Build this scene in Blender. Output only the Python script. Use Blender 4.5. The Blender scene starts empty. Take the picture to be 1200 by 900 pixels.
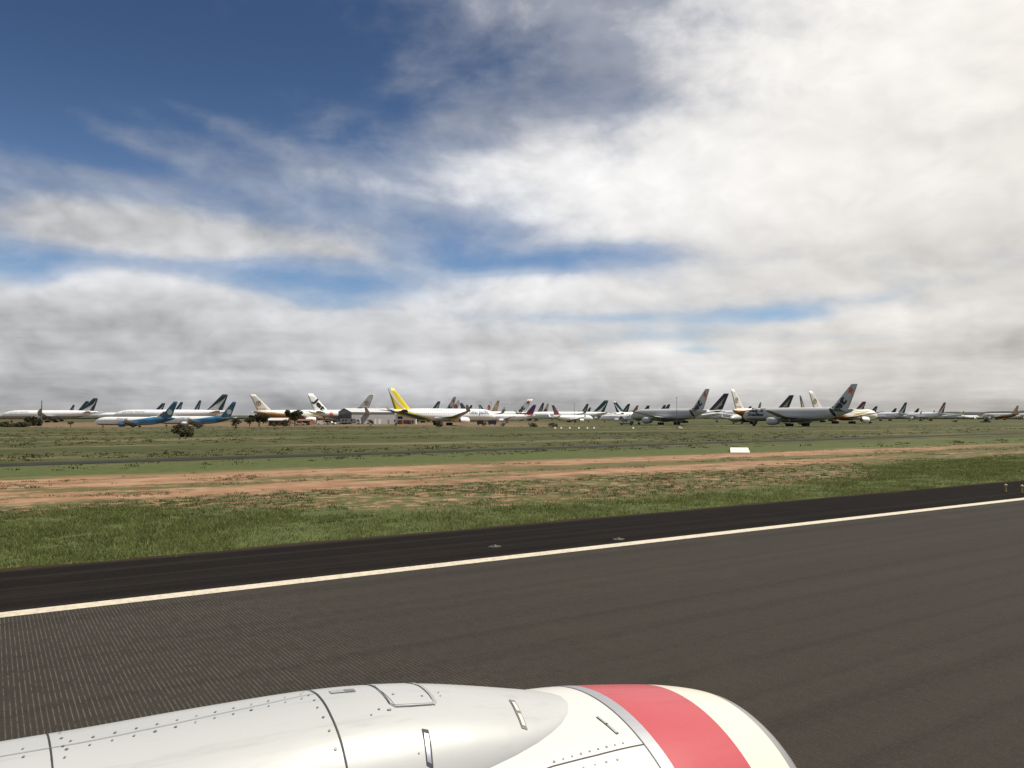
import bpy, math, random
import numpy as np
from mathutils import Vector, Matrix

random.seed(7)
rng = np.random.default_rng(11)
scene = bpy.context.scene
COL = scene.collection
PI = math.pi
FPX = 940.0            # focal length of the photograph in its own pixels (1200 wide)
CAM_H = 4.2            # eye height at the cabin window
HEAD = math.radians(33)  # runway direction, measured from the world x axis

# ---------------------------------------------------------------- small helpers
def link(o, parent=None):
    COL.objects.link(o)
    if parent is not None:
        o.parent = parent
    return o

def mesh_obj(name, verts, faces, mat, parent=None, smooth=False, mats=None, midx=None):
    me = bpy.data.meshes.new(name)
    me.from_pydata([tuple(v) for v in verts], [], [tuple(f) for f in faces])
    if mats:
        for m in mats: me.materials.append(m)
        if midx is not None: me.polygons.foreach_set('material_index', midx)
    elif mat is not None:
        me.materials.append(mat)
    if smooth:
        me.polygons.foreach_set('use_smooth', [True] * len(me.polygons))
    me.update()
    return link(bpy.data.objects.new(name, me), parent)

def big_mesh(name, V, F, mat, parent=None):
    """V (n,3), F (m,k) numpy arrays"""
    me = bpy.data.meshes.new(name)
    k = F.shape[1]
    me.vertices.add(len(V)); me.vertices.foreach_set('co', V.astype(np.float32).ravel())
    me.loops.add(F.size); me.loops.foreach_set('vertex_index', F.astype(np.int32).ravel())
    me.polygons.add(len(F)); me.polygons.foreach_set('loop_start', np.arange(0, F.size, k, dtype=np.int32))
    me.update(calc_edges=True)
    me.materials.append(mat)
    return link(bpy.data.objects.new(name, me), parent)

def empty(name, loc, rz=0.0, label=None, cat=None, group=None):
    o = bpy.data.objects.new(name, None)
    o.empty_display_size = 0.3
    o.location = loc
    o.rotation_euler = (0, 0, rz)
    COL.objects.link(o)
    tag(o, label, cat, group)
    return o

def tag(o, label=None, cat=None, group=None, kind=None):
    if label: o['label'] = label
    if cat: o['category'] = cat
    if group: o['group'] = group
    if kind: o['kind'] = kind
    return o

def W(px, d, z=0.0):
    """ground point seen at photo column px at depth d"""
    return Vector(((px - 600) / FPX * d, d, z))

class MB:
    """mesh collector"""
    def __init__(s): s.v = []; s.f = []
    def add(s, v, f):
        b = len(s.v); s.v += [tuple(q) for q in v]; s.f += [tuple(i + b for i in q) for q in f]
        return s
    def box(s, x0, x1, y0, y1, z0, z1):
        v = [(x0,y0,z0),(x1,y0,z0),(x1,y1,z0),(x0,y1,z0),(x0,y0,z1),(x1,y0,z1),(x1,y1,z1),(x0,y1,z1)]
        return s.add(v, [(3,2,1,0),(4,5,6,7),(0,1,5,4),(1,2,6,5),(2,3,7,6),(3,0,4,7)])
    def tube(s, p, q, r0, r1=None, n=8):
        r1 = r0 if r1 is None else r1
        p, q = Vector(p), Vector(q); d = (q - p).normalized()
        a = d.orthogonal().normalized(); b = d.cross(a)
        v = []
        for c, r in ((p, r0), (q, r1)):
            for i in range(n):
                t = 2 * PI * i / n
                v.append(c + (a * math.cos(t) + b * math.sin(t)) * r)
        f = [(i, (i + 1) % n, n + (i + 1) % n, n + i) for i in range(n)]
        f += [tuple(range(n - 1, -1, -1)), tuple(range(n, 2 * n))]
        return s.add(v, f)
    def lathe_x(s, prof, cx=0, cy=0, cz=0, n=24, cap0=False, cap1=False):
        """profile of (x, r) turned about an axis parallel to x"""
        v = []
        for x, r in prof:
            for i in range(n):
                t = 2 * PI * i / n
                v.append((cx + x, cy + r * math.cos(t), cz + r * math.sin(t)))
        f = []
        for j in range(len(prof) - 1):
            for i in range(n):
                k = (i + 1) % n
                f.append((j*n+i, j*n+k, (j+1)*n+k, (j+1)*n+i))
        if cap0: f.append(tuple(range(n)))
        if cap1: f.append(tuple(range((len(prof)-1)*n+n-1, (len(prof)-1)*n-1, -1)))
        return s.add(v, f)
    def prism(s, poly, y0, y1):
        """polygon in x,z pushed from y0 to y1"""
        n = len(poly)
        v = [(x, y0, z) for x, z in poly] + [(x, y1, z) for x, z in poly]
        f = [tuple(range(n)), tuple(range(2*n-1, n-1, -1))]
        f += [(i, n+i, n+(i+1) % n, (i+1) % n) for i in range(n)]
        return s.add(v, f)
    def build(s, name, mat, parent=None, smooth=False):
        return mesh_obj(name, s.v, s.f, mat, parent, smooth)

# ---------------------------------------------------------------- node helpers
class NT:
    def __init__(s, tree): s.t = tree; s.n = tree.nodes; s.l = tree.links
    def new(s, typ, **kw):
        n = s.n.new(typ)
        for k, v in kw.items(): setattr(n, k, v)
        return n
    def put(s, sock, v):
        if isinstance(v, bpy.types.NodeSocket): s.l.new(v, sock)
        elif isinstance(v, (tuple, list)) and len(v) == 3 and sock.type == 'RGBA': sock.default_value = (*v, 1)
        else: sock.default_value = v
    def m(s, op, a, b=None, c=None, clamp=False):
        n = s.new('ShaderNodeMath', operation=op, use_clamp=clamp)
        s.put(n.inputs[0], a)
        if b is not None: s.put(n.inputs[1], b)
        if c is not None: s.put(n.inputs[2], c)
        return n.outputs[0]
    def add(s, a, b): return s.m('ADD', a, b)
    def mul(s, a, b): return s.m('MULTIPLY', a, b)
    def sub(s, a, b): return s.m('SUBTRACT', a, b)
    def step(s, x, a, b):
        """smooth 0..1 as x goes a..b (a may be above b)"""
        n = s.new('ShaderNodeMapRange', interpolation_type='SMOOTHSTEP')
        if not isinstance(a, bpy.types.NodeSocket) and not isinstance(b, bpy.types.NodeSocket) and a > b:
            s.put(n.inputs[0], x); n.inputs[1].default_value = b; n.inputs[2].default_value = a
            n.inputs[3].default_value = 1; n.inputs[4].default_value = 0
        else:
            s.put(n.inputs[0], x); s.put(n.inputs[1], a); s.put(n.inputs[2], b)
        return n.outputs[0]
    def mix(s, f, a, b):
        n = s.new('ShaderNodeMix', data_type='RGBA')
        s.put(n.inputs[0], f); s.put(n.inputs[6], a); s.put(n.inputs[7], b)
        return n.outputs[2]
    def fmix(s, f, a, b):
        n = s.new('ShaderNodeMix', data_type='FLOAT')
        s.put(n.inputs[0], f); s.put(n.inputs[2], a); s.put(n.inputs[3], b)
        return n.outputs[0]
    def vec(s, x, y, z=0.0):
        n = s.new('ShaderNodeCombineXYZ')
        s.put(n.inputs[0], x); s.put(n.inputs[1], y); s.put(n.inputs[2], z)
        return n.outputs[0]
    def noise(s, v, scale, detail=4, rough=0.55, dist=0.0):
        n = s.new('ShaderNodeTexNoise')
        s.put(n.inputs['Vector'], v); n.inputs['Scale'].default_value = scale
        n.inputs['Detail'].default_value = detail; n.inputs['Roughness'].default_value = rough
        n.inputs['Distortion'].default_value = dist
        return n.outputs[0]
    def xyz(s, v):
        n = s.new('ShaderNodeSeparateXYZ'); s.put(n.inputs[0], v)
        return n.outputs

MATS = {}
def mat(name, color=(.5, .5, .5), rough=.6, metal=0.0, build=None, spec=.5, bump=None, vary=0.0, vscale=3.0):
    if name in MATS: return MATS[name]
    m = bpy.data.materials.new(name); m.use_nodes = True
    t = NT(m.node_tree); b = t.n['Principled BSDF']
    b.inputs['Base Color'].default_value = (*color, 1)
    b.inputs['Roughness'].default_value = rough; b.inputs['Metallic'].default_value = metal
    b.inputs['Specular IOR Level'].default_value = spec
    if vary > 0:
        tc = t.new('ShaderNodeTexCoord')
        nz = t.noise(tc.outputs['Object'], vscale, 5, .6)
        f = t.m('MULTIPLY_ADD', nz, 2 * vary, 1 - vary)
        mx = t.new('ShaderNodeMix', data_type='RGBA', blend_type='MULTIPLY')
        mx.inputs[0].default_value = 1; mx.inputs[6].default_value = (*color, 1)
        cc = t.new('ShaderNodeCombineColor')
        for i in range(3): t.l.new(f, cc.inputs[i])
        t.l.new(cc.outputs[0], mx.inputs[7])
        t.l.new(mx.outputs[2], b.inputs['Base Color'])
    if build: build(t, b)
    MATS[name] = m
    return m

# ================================================================= CAMERA
cam = bpy.data.cameras.new('camera')
cam.sensor_width = 36.0
cam.lens = FPX / 1200 * 36.0
cam.clip_start = 0.05
cam.clip_end = 60000
camo = link(bpy.data.objects.new('camera', cam))
camo.location = (0, 0, CAM_H)
camo.rotation_euler = (PI / 2 + math.atan(38 / FPX), 0, 0)
scene.camera = camo

# ================================================================= LIGHT
SUN_AZ = math.radians(86)     # to the right of the view direction (+y)
SUN_EL = math.radians(57)
sd = Vector((math.sin(SUN_AZ) * math.cos(SUN_EL), math.cos(SUN_AZ) * math.cos(SUN_EL), math.sin(SUN_EL)))
sun = bpy.data.lights.new('sun', 'SUN')
sun.energy = 5.0
sun.angle = math.radians(1.2)
sun.color = (1.0, .93, .82)
suno = link(bpy.data.objects.new('sun', sun))
suno.rotation_euler = (-sd).to_track_quat('-Z', 'Y').to_euler()
suno.location = sd * 200

# ================================================================= SKY (world)
world = bpy.data.worlds.new('World'); scene.world = world; world.use_nodes = True
def build_world():
    t = NT(world.node_tree); t.n.clear()
    out = t.new('ShaderNodeOutputWorld')
    sky = t.new('ShaderNodeTexSky', sky_type='NISHITA')
    sky.sun_disc = False
    sky.sun_elevation = SUN_EL
    sky.sun_rotation = SUN_AZ
    sky.altitude = 550; sky.air_density = 1.0; sky.dust_density = 0.2; sky.ozone_density = 3.0
    tc = t.new('ShaderNodeTexCoord')
    d = tc.outputs['Generated']
    x, y, z = t.xyz(d)
    az = t.m('ARCTAN2', x, y)
    el = t.m('ARCSINE', z)
    zz = t.add(t.m('MAXIMUM', z, 0.0), 0.075)
    P = t.vec(t.m('DIVIDE', x, zz), t.m('DIVIDE', y, zz), 0.0)
    # domain warp
    w1 = t.new('ShaderNodeTexNoise'); t.put(w1.inputs['Vector'], P); w1.inputs['Scale'].default_value = 0.55; w1.inputs['Detail'].default_value = 3
    off = t.new('ShaderNodeVectorMath', operation='SUBTRACT'); t.l.new(w1.outputs[1], off.inputs[0]); off.inputs[1].default_value = (.5, .5, .5)
    sc_ = t.new('ShaderNodeVectorMath', operation='SCALE'); t.l.new(off.outputs[0], sc_.inputs[0]); sc_.inputs['Scale'].default_value = 0.9
    pw = t.new('ShaderNodeVectorMath', operation='ADD'); t.l.new(P, pw.inputs[0]); t.l.new(sc_.outputs[0], pw.inputs[1])
    Pw = pw.outputs[0]
    so = t.new('ShaderNodeVectorMath', operation='ADD'); t.l.new(Pw, so.inputs[0])
    so.inputs[1].default_value = (0.16, 0.20, 0)       # towards the sun
    n1 = t.noise(Pw, 1.15, 9, .56)
    n1s = t.noise(so.outputs[0], 1.15, 5, .5)
    n2 = t.noise(Pw, 3.2, 6, .6)
    # billows seen from the side, in azimuth / elevation
    elw = t.mul(el, 1.6)
    wa = t.new('ShaderNodeTexNoise'); t.put(wa.inputs['Vector'], t.vec(az, elw, 3.0)); wa.inputs['Scale'].default_value = 4.0; wa.inputs['Detail'].default_value = 4
    wv = t.new('ShaderNodeVectorMath', operation='MULTIPLY_ADD'); t.l.new(wa.outputs[1], wv.inputs[0])
    wv.inputs[1].default_value = (.11, .09, 0); t.put(wv.inputs[2], t.vec(t.sub(az, .055), t.sub(elw, .045), 0.0))
    A = wv.outputs[0]
    ax, ay, _ = t.xyz(A)
    n3 = t.noise(A, 6.0, 12, .60)
    n5 = t.noise(t.vec(t.mul(ax, 1.0), t.mul(ay, 1.0), 9.0), 24.0, 8, .58)
    n3s = t.noise(t.vec(t.add(ax, .02), t.add(ay, .06), 0.0), 6.0, 6, .55)
    n4 = t.noise(t.vec(ax, t.mul(ay, 1.1), 5.0), 12.0, 6, .55)
    def puff(dx, dy):
        # rounded lumps: folded noise, three sizes
        tot = None
        for sc, wgt in ((9.0, 2.0), (19.0, 1.1), (41.0, .6)):
            q = t.noise(t.vec(t.add(ax, dx), t.add(ay, dy), sc), sc, 0, .5)
            q = t.sub(q, .5)
            q = t.mul(t.m('SQRT', t.m('MULTIPLY_ADD', q, q, .0035)), wgt)
            tot = q if tot is None else t.add(tot, q)
        return tot
    pf = puff(0.0, 0.0); pfs = puff(.012, .022)
    def G(px, py, sx, sy, amp, rot=0.0):
        a0 = math.atan((px - 600) / FPX)
        e0 = math.atan((488 - py) / FPX * math.cos(a0))
        sxr, syr = sx / FPX, sy / FPX
        da = t.sub(az, a0); de = t.sub(el, e0)
        c, s_ = math.cos(rot), math.sin(rot)
        p = t.add(t.mul(da, c / sxr), t.mul(de, s_ / sxr))
        q = t.add(t.mul(da, -s_ / syr), t.mul(de, c / syr))
        r2 = t.add(t.mul(p, p), t.mul(q, q))
        return t.mul(t.m('EXPONENT', t.mul(r2, -0.5)), amp)
    def total(gs, base):
        v = base
        for g in gs: v = t.add(v, G(*g))
        return v
    # how much cloud stands where (columns and rows of the view, as directions)
    bias = total([
        (120, 10, 330, 100, -.64), (250, 120, 170, 60, -.28), (20, 130, 120, 60, -.30), (30, 318, 30, 12, -.95),
        (420, 60, 60, 60, -.22), (555, 275, 60, 18, -.40), (450, 235, 80, 30, -.30), (730, 293, 50, 10, -.55),
        (375, 352, 34, 9, -.55), (640, 308, 55, 9, -.40), (905, 368, 46, 6, -.85), (810, 410, 36, 5, -.55),
        (560, 165, 40, 10, -.25), (500, 300, 60, 14, -.30), (1060, 395, 34, 5, -.3), (330, 310, 60, 10, -.3), (240, 215, 60, 16, -.2),
        (1000, 40, 300, 110, .34), (830, 235, 230, 55, .55), (1150, 260, 220, 140, .45), (540, 185, 60, 26, .40), (620, 110, 120, 60, .10), (600, 95, 70, 22, -.22), (760, 120, 90, 16, -.2), (690, 40, 60, 16, -.15), (1010, 150, 90, 16, -.22), (880, 300, 120, 10, -.15),
        (100, 258, 130, 26, .62), (290, 285, 110, 18, .40), (150, 350, 115, 22, .92), (470, 375, 130, 22, .42),
        (690, 342, 110, 14, .50), (200, 180, 130, 9, .30, -.30), (120, 205, 90, 8, .26), (370, 205, 90, 12, .34, -.1), (160, 130, 120, 8, .22, -.35), (300, 160, 110, 9, .26, -.25), (90, 60, 90, 8, .14, -.3), (430, 300, 60, 8, .2, -.2), (420, 120, 60, 10, .22, .4),
        (600, 452, 1200, 32, .75), (200, 415, 300, 22, .35), (1000, 430, 300, 36, .30), (0, 370, 60, 24, .4), (70, 298, 70, 8, -.45), (235, 312, 60, 8, -.32), (310, 328, 60, 10, -.55), (415, 335, 40, 7, -.35), (30, 345, 30, 8, -.3), (700, 372, 60, 5, -.4), (1000, 350, 50, 6, -.3), (640, 300, 70, 8, -.25), (960, 396, 40, 5, -.35), (300, 398, 60, 5, -.2), (760, 395, 40, 5, -.4), (560, 312, 40, 7, -.3), (1150, 60, 120, 80, .3)], -.02)
    dens = t.add(t.add(bias, t.mul(t.sub(n1, .5), .50)), t.add(t.mul(t.sub(n3, .5), 1.75), t.add(t.add(t.mul(t.sub(n4, .5), .45), t.mul(t.sub(pf, .50), .50)), t.mul(t.sub(n5, .5), .30))))
    low = t.step(el, .16, .03)                      # layers close up towards the horizon
    dens = t.add(t.add(bias, t.mul(t.sub(n1, .5), .60)), t.add(t.mul(t.sub(n3, .5), 1.15), t.mul(t.sub(n4, .5), .40)))
    mask = t.step(dens, -.42, .58)
    veil = t.mul(t.step(t.add(dens, t.mul(t.sub(n2, .5), .6)), -.70, .10), .42)
    cover = t.m('MAXIMUM', mask, veil, clamp=True)
    # brightness of the cloud: thickness lit from the sun's side
    lit = t.add(t.mul(t.sub(n1, n1s), .22), t.add(t.mul(t.sub(n3, n3s), .95), t.add(t.mul(t.sub(n4, .5), .22), t.mul(t.sub(pf, pfs), .32))))
    glow = total([
        (1080, -10, 320, 140, .34), (1000, 80, 420, 190, .08), (640, 205, 180, 50, .14), (900, 220, 260, 60, .10),
        (100, 325, 110, 20, .20), (480, 355, 150, 22, .15), (690, 335, 110, 16, .10),
        (650, 100, 90, 40, -.10), (1000, 150, 130, 30, -.10), (880, 310, 220, 16, -.06),
        (150, 408, 150, 10, -.09), (100, 440, 340, 22, -.05), (260, 472, 460, 12, -.10), (1190, 402, 40, 10, -.22),
        (800, 478, 600, 10, -.08), (180, 258, 180, 34, -.02), (60, 388, 120, 12, -.02), (790, 408, 50, 6, .16), (1060, 380, 260, 60, .11), (900, 445, 420, 26, .07), (250, 440, 300, 24, .04), (620, 120, 130, 40, -.10), (930, 375, 80, 8, .10), (350, 315, 60, 5, .16), (600, 318, 90, 8, .10), (450, 420, 200, 10, .04), (700, 430, 300, 14, .05), (100, 415, 360, 40, .01), (130, 262, 170, 34, .02), (120, 320, 110, 14, .06), (620, 330, 160, 16, .05), (760, 230, 220, 40, .05)], .50)
    B = t.add(glow, t.add(t.mul(lit, t.fmix(low, t.fmix(t.step(az, -.1, .25), .46, .24), .38)), t.add(t.mul(t.sub(n2, .5), .06), t.mul(t.sub(n5, .5), .10))))
    B = t.add(B, t.mul(t.sub(pf, .50), t.fmix(t.step(az, -.1, .3), .11, .06)))
    B = t.add(B, t.mul(t.sub(mask, .8), .06))
    B = t.m('MINIMUM', t.m('MAXIMUM', B, .16), 1.0)
    strat = t.noise(t.vec(t.mul(az, 3.2), t.mul(t.add(el, t.mul(t.sub(n4, .5), .012)), 30.0), 2.0), 1.0, 7, .6)
    B = t.add(B, t.mul(t.mul(t.sub(strat, .5), .48), t.step(el, .15, .05)))
    B = t.m('MAXIMUM', B, .15)
    warm = t.m('MULTIPLY', t.step(az, -.25, .65), 1.0)
    tint = t.mix(warm, (.97, .975, 1.0), (1.0, .96, .905))
    cb = t.new('ShaderNodeVectorMath', operation='SCALE'); t.l.new(tint, cb.inputs[0]); t.l.new(B, cb.inputs['Scale'])
    bg1 = t.new('ShaderNodeBackground'); hs = t.new('ShaderNodeHueSaturation'); hs.inputs['Saturation'].default_value = 1.12; hs.inputs['Hue'].default_value = .506; t.l.new(sky.outputs[0], hs.inputs['Color']); t.l.new(hs.outputs[0], bg1.inputs[0]); t.put(bg1.inputs[1], t.fmix(t.step(el, .10, .46), .086, .050))
    bg2 = t.new('ShaderNodeBackground'); t.l.new(cb.outputs[0], bg2.inputs[0]); bg2.inputs[1].default_value = 0.90
    mx = t.new('ShaderNodeMixShader'); t.l.new(cover, mx.inputs[0]); t.l.new(bg1.outputs[0], mx.inputs[1]); t.l.new(bg2.outputs[0], mx.inputs[2])
    t.l.new(mx.outputs[0], out.inputs[0])
build_world()

# ================================================================= GROUND
def dip(x, y):
    """slight hollow in which the nearest blue-tailed jet stands"""
    p = W(157, 385)
    return -1.25 * np.exp(-(((x - p.x) / 48) ** 2 + ((y - p.y) / 30) ** 2) / 2)

def ground_z(x, y):
    return float(dip(np.array(x), np.array(y)))

R33 = Matrix.Rotation(HEAD, 3, 'Z')
def un(u, n, z=0.0):
    """runway coordinates (along, across) to the world"""
    return R33 @ Vector((u, n, z))

def build_ground():
    rs = np.concatenate([[0.0], np.geomspace(6, 40000, 150)])
    na = 240
    V = [(0, 0, 0)]
    for r in rs[1:]:
        for i in range(na):
            a = 2 * PI * i / na
            wx, wy = r * math.cos(a + HEAD), r * math.sin(a + HEAD)
            z = ground_z(wx, wy)
            V.append((r * math.cos(a), r * math.sin(a), z))
    F = [(0, 1 + i, 1 + (i + 1) % na) for i in range(na)]
    for j in range(len(rs) - 2):
        b0, b1 = 1 + j * na, 1 + (j + 1) * na
        for i in range(na):
            k = (i + 1) % na
            F.append((b0 + i, b1 + i, b1 + k, b0 + k))
    def sh(t, b):
        tc = t.new('ShaderNodeTexCoord'); P = tc.outputs['Object']
        u, n, _ = t.xyz(P)
        # stretched and fine noises
        s1 = t.noise(t.vec(t.mul(u, .022), t.mul(n, .16)), 1.0, 5, .6)
        s2 = t.noise(t.vec(t.mul(u, .09), t.mul(n, .42)), 1.0, 5, .62)
        s3 = t.noise(t.vec(t.mul(u, .012), t.mul(n, .05)), 1.0, 6, .62)
        f1 = t.noise(P, 1.1, 6, .65)
        f2 = t.noise(P, .35, 6, .62)
        f3 = t.noise(P, 7.0, 4, .65)
        wob = t.mul(t.sub(s1, .5), 14.0)
        wob2 = t.mul(t.sub(f2, .5), 5.0)
        nn = t.add(n, t.add(wob, wob2))
        # colours (albedo)
        green = t.mix(t.step(f1, .35, .65), (.056, .076, .022), (.090, .108, .036))
        green = t.mix(t.step(f3, .5, .75), green, (.110, .108, .042))
        olive = t.mix(t.step(f2, .35, .65), (.044, .052, .017), (.072, .076, .028))
        olive = t.mix(t.step(s2, .52, .68), olive, (.100, .084, .041))
        dirt = t.mix(t.step(f2, .35, .68), (.240, .133, .074), (.330, .212, .130))
        dirt = t.mix(t.mul(t.step(s2, .50, .68), .7), dirt, (.170, .082, .041))
        dirt = t.mix(t.mul(t.step(f3, .45, .75), .30), dirt, (.34, .215, .125))
        pale = (.150, .126, .068)
        # masks
        top = t.add(32.0, t.add(t.mul(t.step(u, 17.0, 4.0), 9.0), t.mul(t.step(u, 40.0, 78.0), 11.0)))
        verge = t.step(t.sub(nn, top), 1.6, -1.6)
        speck = t.step(t.add(t.mul(f1, .8), t.mul(f3, .25)), .42, .56)
        scrub = t.mix(speck, dirt, t.mix(f3, green, olive))
        dend = t.step(t.add(u, t.mul(t.sub(s1, .5), 80)), 150.0, 88.0)
        dstart = t.step(nn, 42.5, 46.0)
        d_in = t.mul(dstart, t.step(nn, 66.0, 61.0))
        # strips of weeds inside the bare earth
        mean = t.sub(t.noise(t.vec(t.mul(u, .045), t.mul(n, .05)), 1.0, 4, .6), .5)
        nw = t.add(nn, t.mul(mean, 20.0))
        s_lo = t.mul(t.mul(t.step(nw, 42.5, 45.5), t.step(nw, 52.0, 48.5)), t.step(t.add(u, t.mul(mean, 60)), 84.0, 55.0))
        s_hi = t.mul(t.step(nw, 52.5, 56.0), t.step(nw, 66.0, 61.5))
        open_ = t.m('MAXIMUM', s_lo, s_hi, clamp=True)
        wn = t.add(t.add(t.mul(s2, .55), t.mul(f1, .45)), t.mul(t.sub(f3, .5), .18))
        weeds = t.step(t.sub(wn, t.mul(open_, .120)), .42, .51)
        isl = t.mul(t.mul(t.step(nn, 50.0, 52.0), t.step(nn, 57.5, 55.5)), t.step(u, 22.0, 40.0))
        weeds = t.m('MAXIMUM', weeds, t.mul(isl, .92), clamp=True)
        bare = t.mix(t.mul(weeds, .85), dirt, t.mix(f1, olive, green))
        c = t.mix(t.m('MULTIPLY', t.step(n, 300, 120), 1.0), olive, olive)
        # far field streaks of dry grass and bare soil
        c = t.mix(t.mul(t.step(s3, .53, .62), .8), c, pale)
        c = t.mix(t.mul(t.step(s3, .46, .36), .7), c, (.038, .043, .016))
        strip = t.mul(t.step(nn, 60.0, 64.0), t.step(nn, 84.0, 76.0))
        c = t.mix(t.mul(strip, .85), c, green)
        c = t.mix(t.mul(d_in, dend), c, bare)
        scr = t.mul(t.step(nn, 46.0, 43.0), t.step(u, 150.0, 90.0))
        c = t.mix(scr, c, scrub)
        far_v = t.mul(t.step(nn, 47.0, 43.0), t.step(u, 88.0, 140.0))
        c = t.mix(far_v, c, green)
        c = t.mix(verge, c, green)
        # bare red earth of the aircraft parking ground, far off
        geo = t.new('ShaderNodeNewGeometry')
        wx, wy, _ = t.xyz(geo.outputs['Position'])
        wyn = t.add(wy, t.mul(t.sub(s3, .5), 90))
        park = t.mul(t.step(wyn, 325.0, 345.0), t.step(wx, 60.0, -20.0))
        park = t.mul(park, t.step(wyn, 640.0, 540.0))
        park = t.mul(park, t.m('MULTIPLY_ADD', t.step(f2, .3, .55), .5, .5))
        c = t.mix(t.mul(park, .75), c, t.mix(f2, (.15, .10, .062), (.24, .155, .100)))
        c = t.mix(t.mul(t.step(wy, 900, 2600), .9), c, (.060, .064, .036))
        t.l.new(c, b.inputs['Base Color'])
        b.inputs['Roughness'].default_value = .95; b.inputs['Specular IOR Level'].default_value = .15
        bp = t.new('ShaderNodeBump'); bp.inputs['Strength'].default_value = .55; bp.inputs['Distance'].default_value = .12
        t.l.new(t.add(t.mul(f1, .8), t.mul(f3, .35)), bp.inputs['Height']); t.l.new(bp.outputs[0], b.inputs['Normal'])
    o = mesh_obj('ground', V, F, mat('ground_soil', build=sh), smooth=True)
    o.rotation_euler.z = HEAD
    tag(o, kind='structure')
build_ground()

LINE_N, EDGE_N = 20.0, 26.0
def asphalt(groove):
    def sh(t, b):
        tc = t.new('ShaderNodeTexCoord'); P = tc.outputs['Object']
        u, n, _ = t.xyz(P)
        grain = t.noise(P, 28, 3, .7)
        patch = t.noise(t.vec(t.mul(u, .05), t.mul(n, .35)), 1.0, 5, .6)
        lanes = t.noise(t.vec(t.mul(u, .006), t.mul(n, 1.3)), 1.0, 5, .6)
        blot = t.noise(P, .35, 5, .6)
        if groove:
            c = t.mix(patch, (.029, .0255, .0212), (.043, .038, .0315))
            c = t.mix(t.mul(t.step(lanes, .45, .7), .7), c, (.0235, .0205, .017))
            c = t.mix(t.mul(t.step(blot, .55, .75), .35), c, (.052, .044, .035))
        else:
            c = t.mix(patch, (.0075, .0065, .006), (.0145, .0125, .011))
            c = t.mix(t.mul(t.step(lanes, .44, .66), .75), c, (.026, .0225, .020))
            c = t.mix(t.mul(t.step(blot, .5, .7), .45), c, (.020, .0165, .0135))
            c = t.mix(t.mul(t.step(t.add(n, t.mul(t.sub(blot, .5), .9)), 25.45, 25.85), .55), c, (.060, .042, .026))
        c = t.mix(t.mul(t.step(grain, .4, .75), .30), c, (.075, .066, .055) if groove else (.035, .031, .028))
        hgt = grain
        if groove:
            fr = t.m('FRACT', t.m('DIVIDE', u, .072))
            tri = t.m('ABSOLUTE', t.sub(fr, .5))
            gmask = t.step(tri, .13, .05)
            wear = t.step(t.noise(t.vec(t.mul(u, 5.0), t.mul(n, 3.0)), 1.0, 4, .7), .36, .60)
            near = t.fmix(t.step(t.add(u, t.mul(t.sub(blot, .5), 6)), 1.5, 9.5), .50, .12)
            c = t.mix(t.mul(t.mul(gmask, wear), near), c, (.17, .15, .12))
            dark = t.step(tri, .34, .46)
            c = t.mix(t.mul(dark, t.mul(near, .55)), c, (.024, .021, .018))
        t.l.new(c, b.inputs['Base Color'])
        b.inputs['Roughness'].default_value = .95; b.inputs['Specular IOR Level'].default_value = .10 if groove else .02
        bp = t.new('ShaderNodeBump'); bp.inputs['Strength'].default_value = .35; bp.inputs['Distance'].default_value = .012
        t.l.new(hgt, bp.inputs['Height']); t.l.new(bp.outputs[0], b.inputs['Normal'])
    return sh

def strip_obj(name, u0, u1, n0, n1, z, m, parent=None, wob=0.0):
    us = np.concatenate([np.linspace(u0, -60, 12)[:-1], np.arange(-60, 160, 1.0), np.linspace(160, u1, 40)])
    V, F = [], []
    for i, u in enumerate(us):
        e = wob * (math.sin(u * 1.7) * .4 + math.sin(u * .61 + 2) * .6 + random.uniform(-.6, .6))
        V += [(u, n0, z), (u, n1 + e, z)]
    for i in range(len(us) - 1):
        F.append((2*i, 2*i+2, 2*i+3, 2*i+1))
    o = mesh_obj(name, V, F, m, parent)
    o.rotation_euler.z = HEAD
    return tag(o, kind='structure')

strip_obj('runway', -900, 2600, -26, LINE_N + .15, .050, mat('runway_asphalt', build=asphalt(True)))
strip_obj('runway_shoulder', -900, 2600, LINE_N + .15, EDGE_N, .050, mat('shoulder_asphalt', build=asphalt(False)), wob=.14)
def line_sh(t, b):
    tc = t.new('ShaderNodeTexCoord'); P = tc.outputs['Object']
    g = t.noise(P, 9, 5, .7); u, n, _ = t.xyz(P)
    l = t.noise(t.vec(t.mul(u, .6), t.mul(n, 5)), 1.0, 4, .7)
    c = t.mix(t.step(g, .42, .72), (.60, .535, .41), (.36, .315, .24))
    c = t.mix(t.mul(t.step(l, .58, .72), .4), c, (.35, .31, .25))
    t.l.new(c, b.inputs['Base Color']); b.inputs['Roughness'].default_value = .7
strip_obj('runway_edge_line', -900, 2600, LINE_N - .22, LINE_N + .30, .054, mat('line_paint', build=line_sh))

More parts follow.
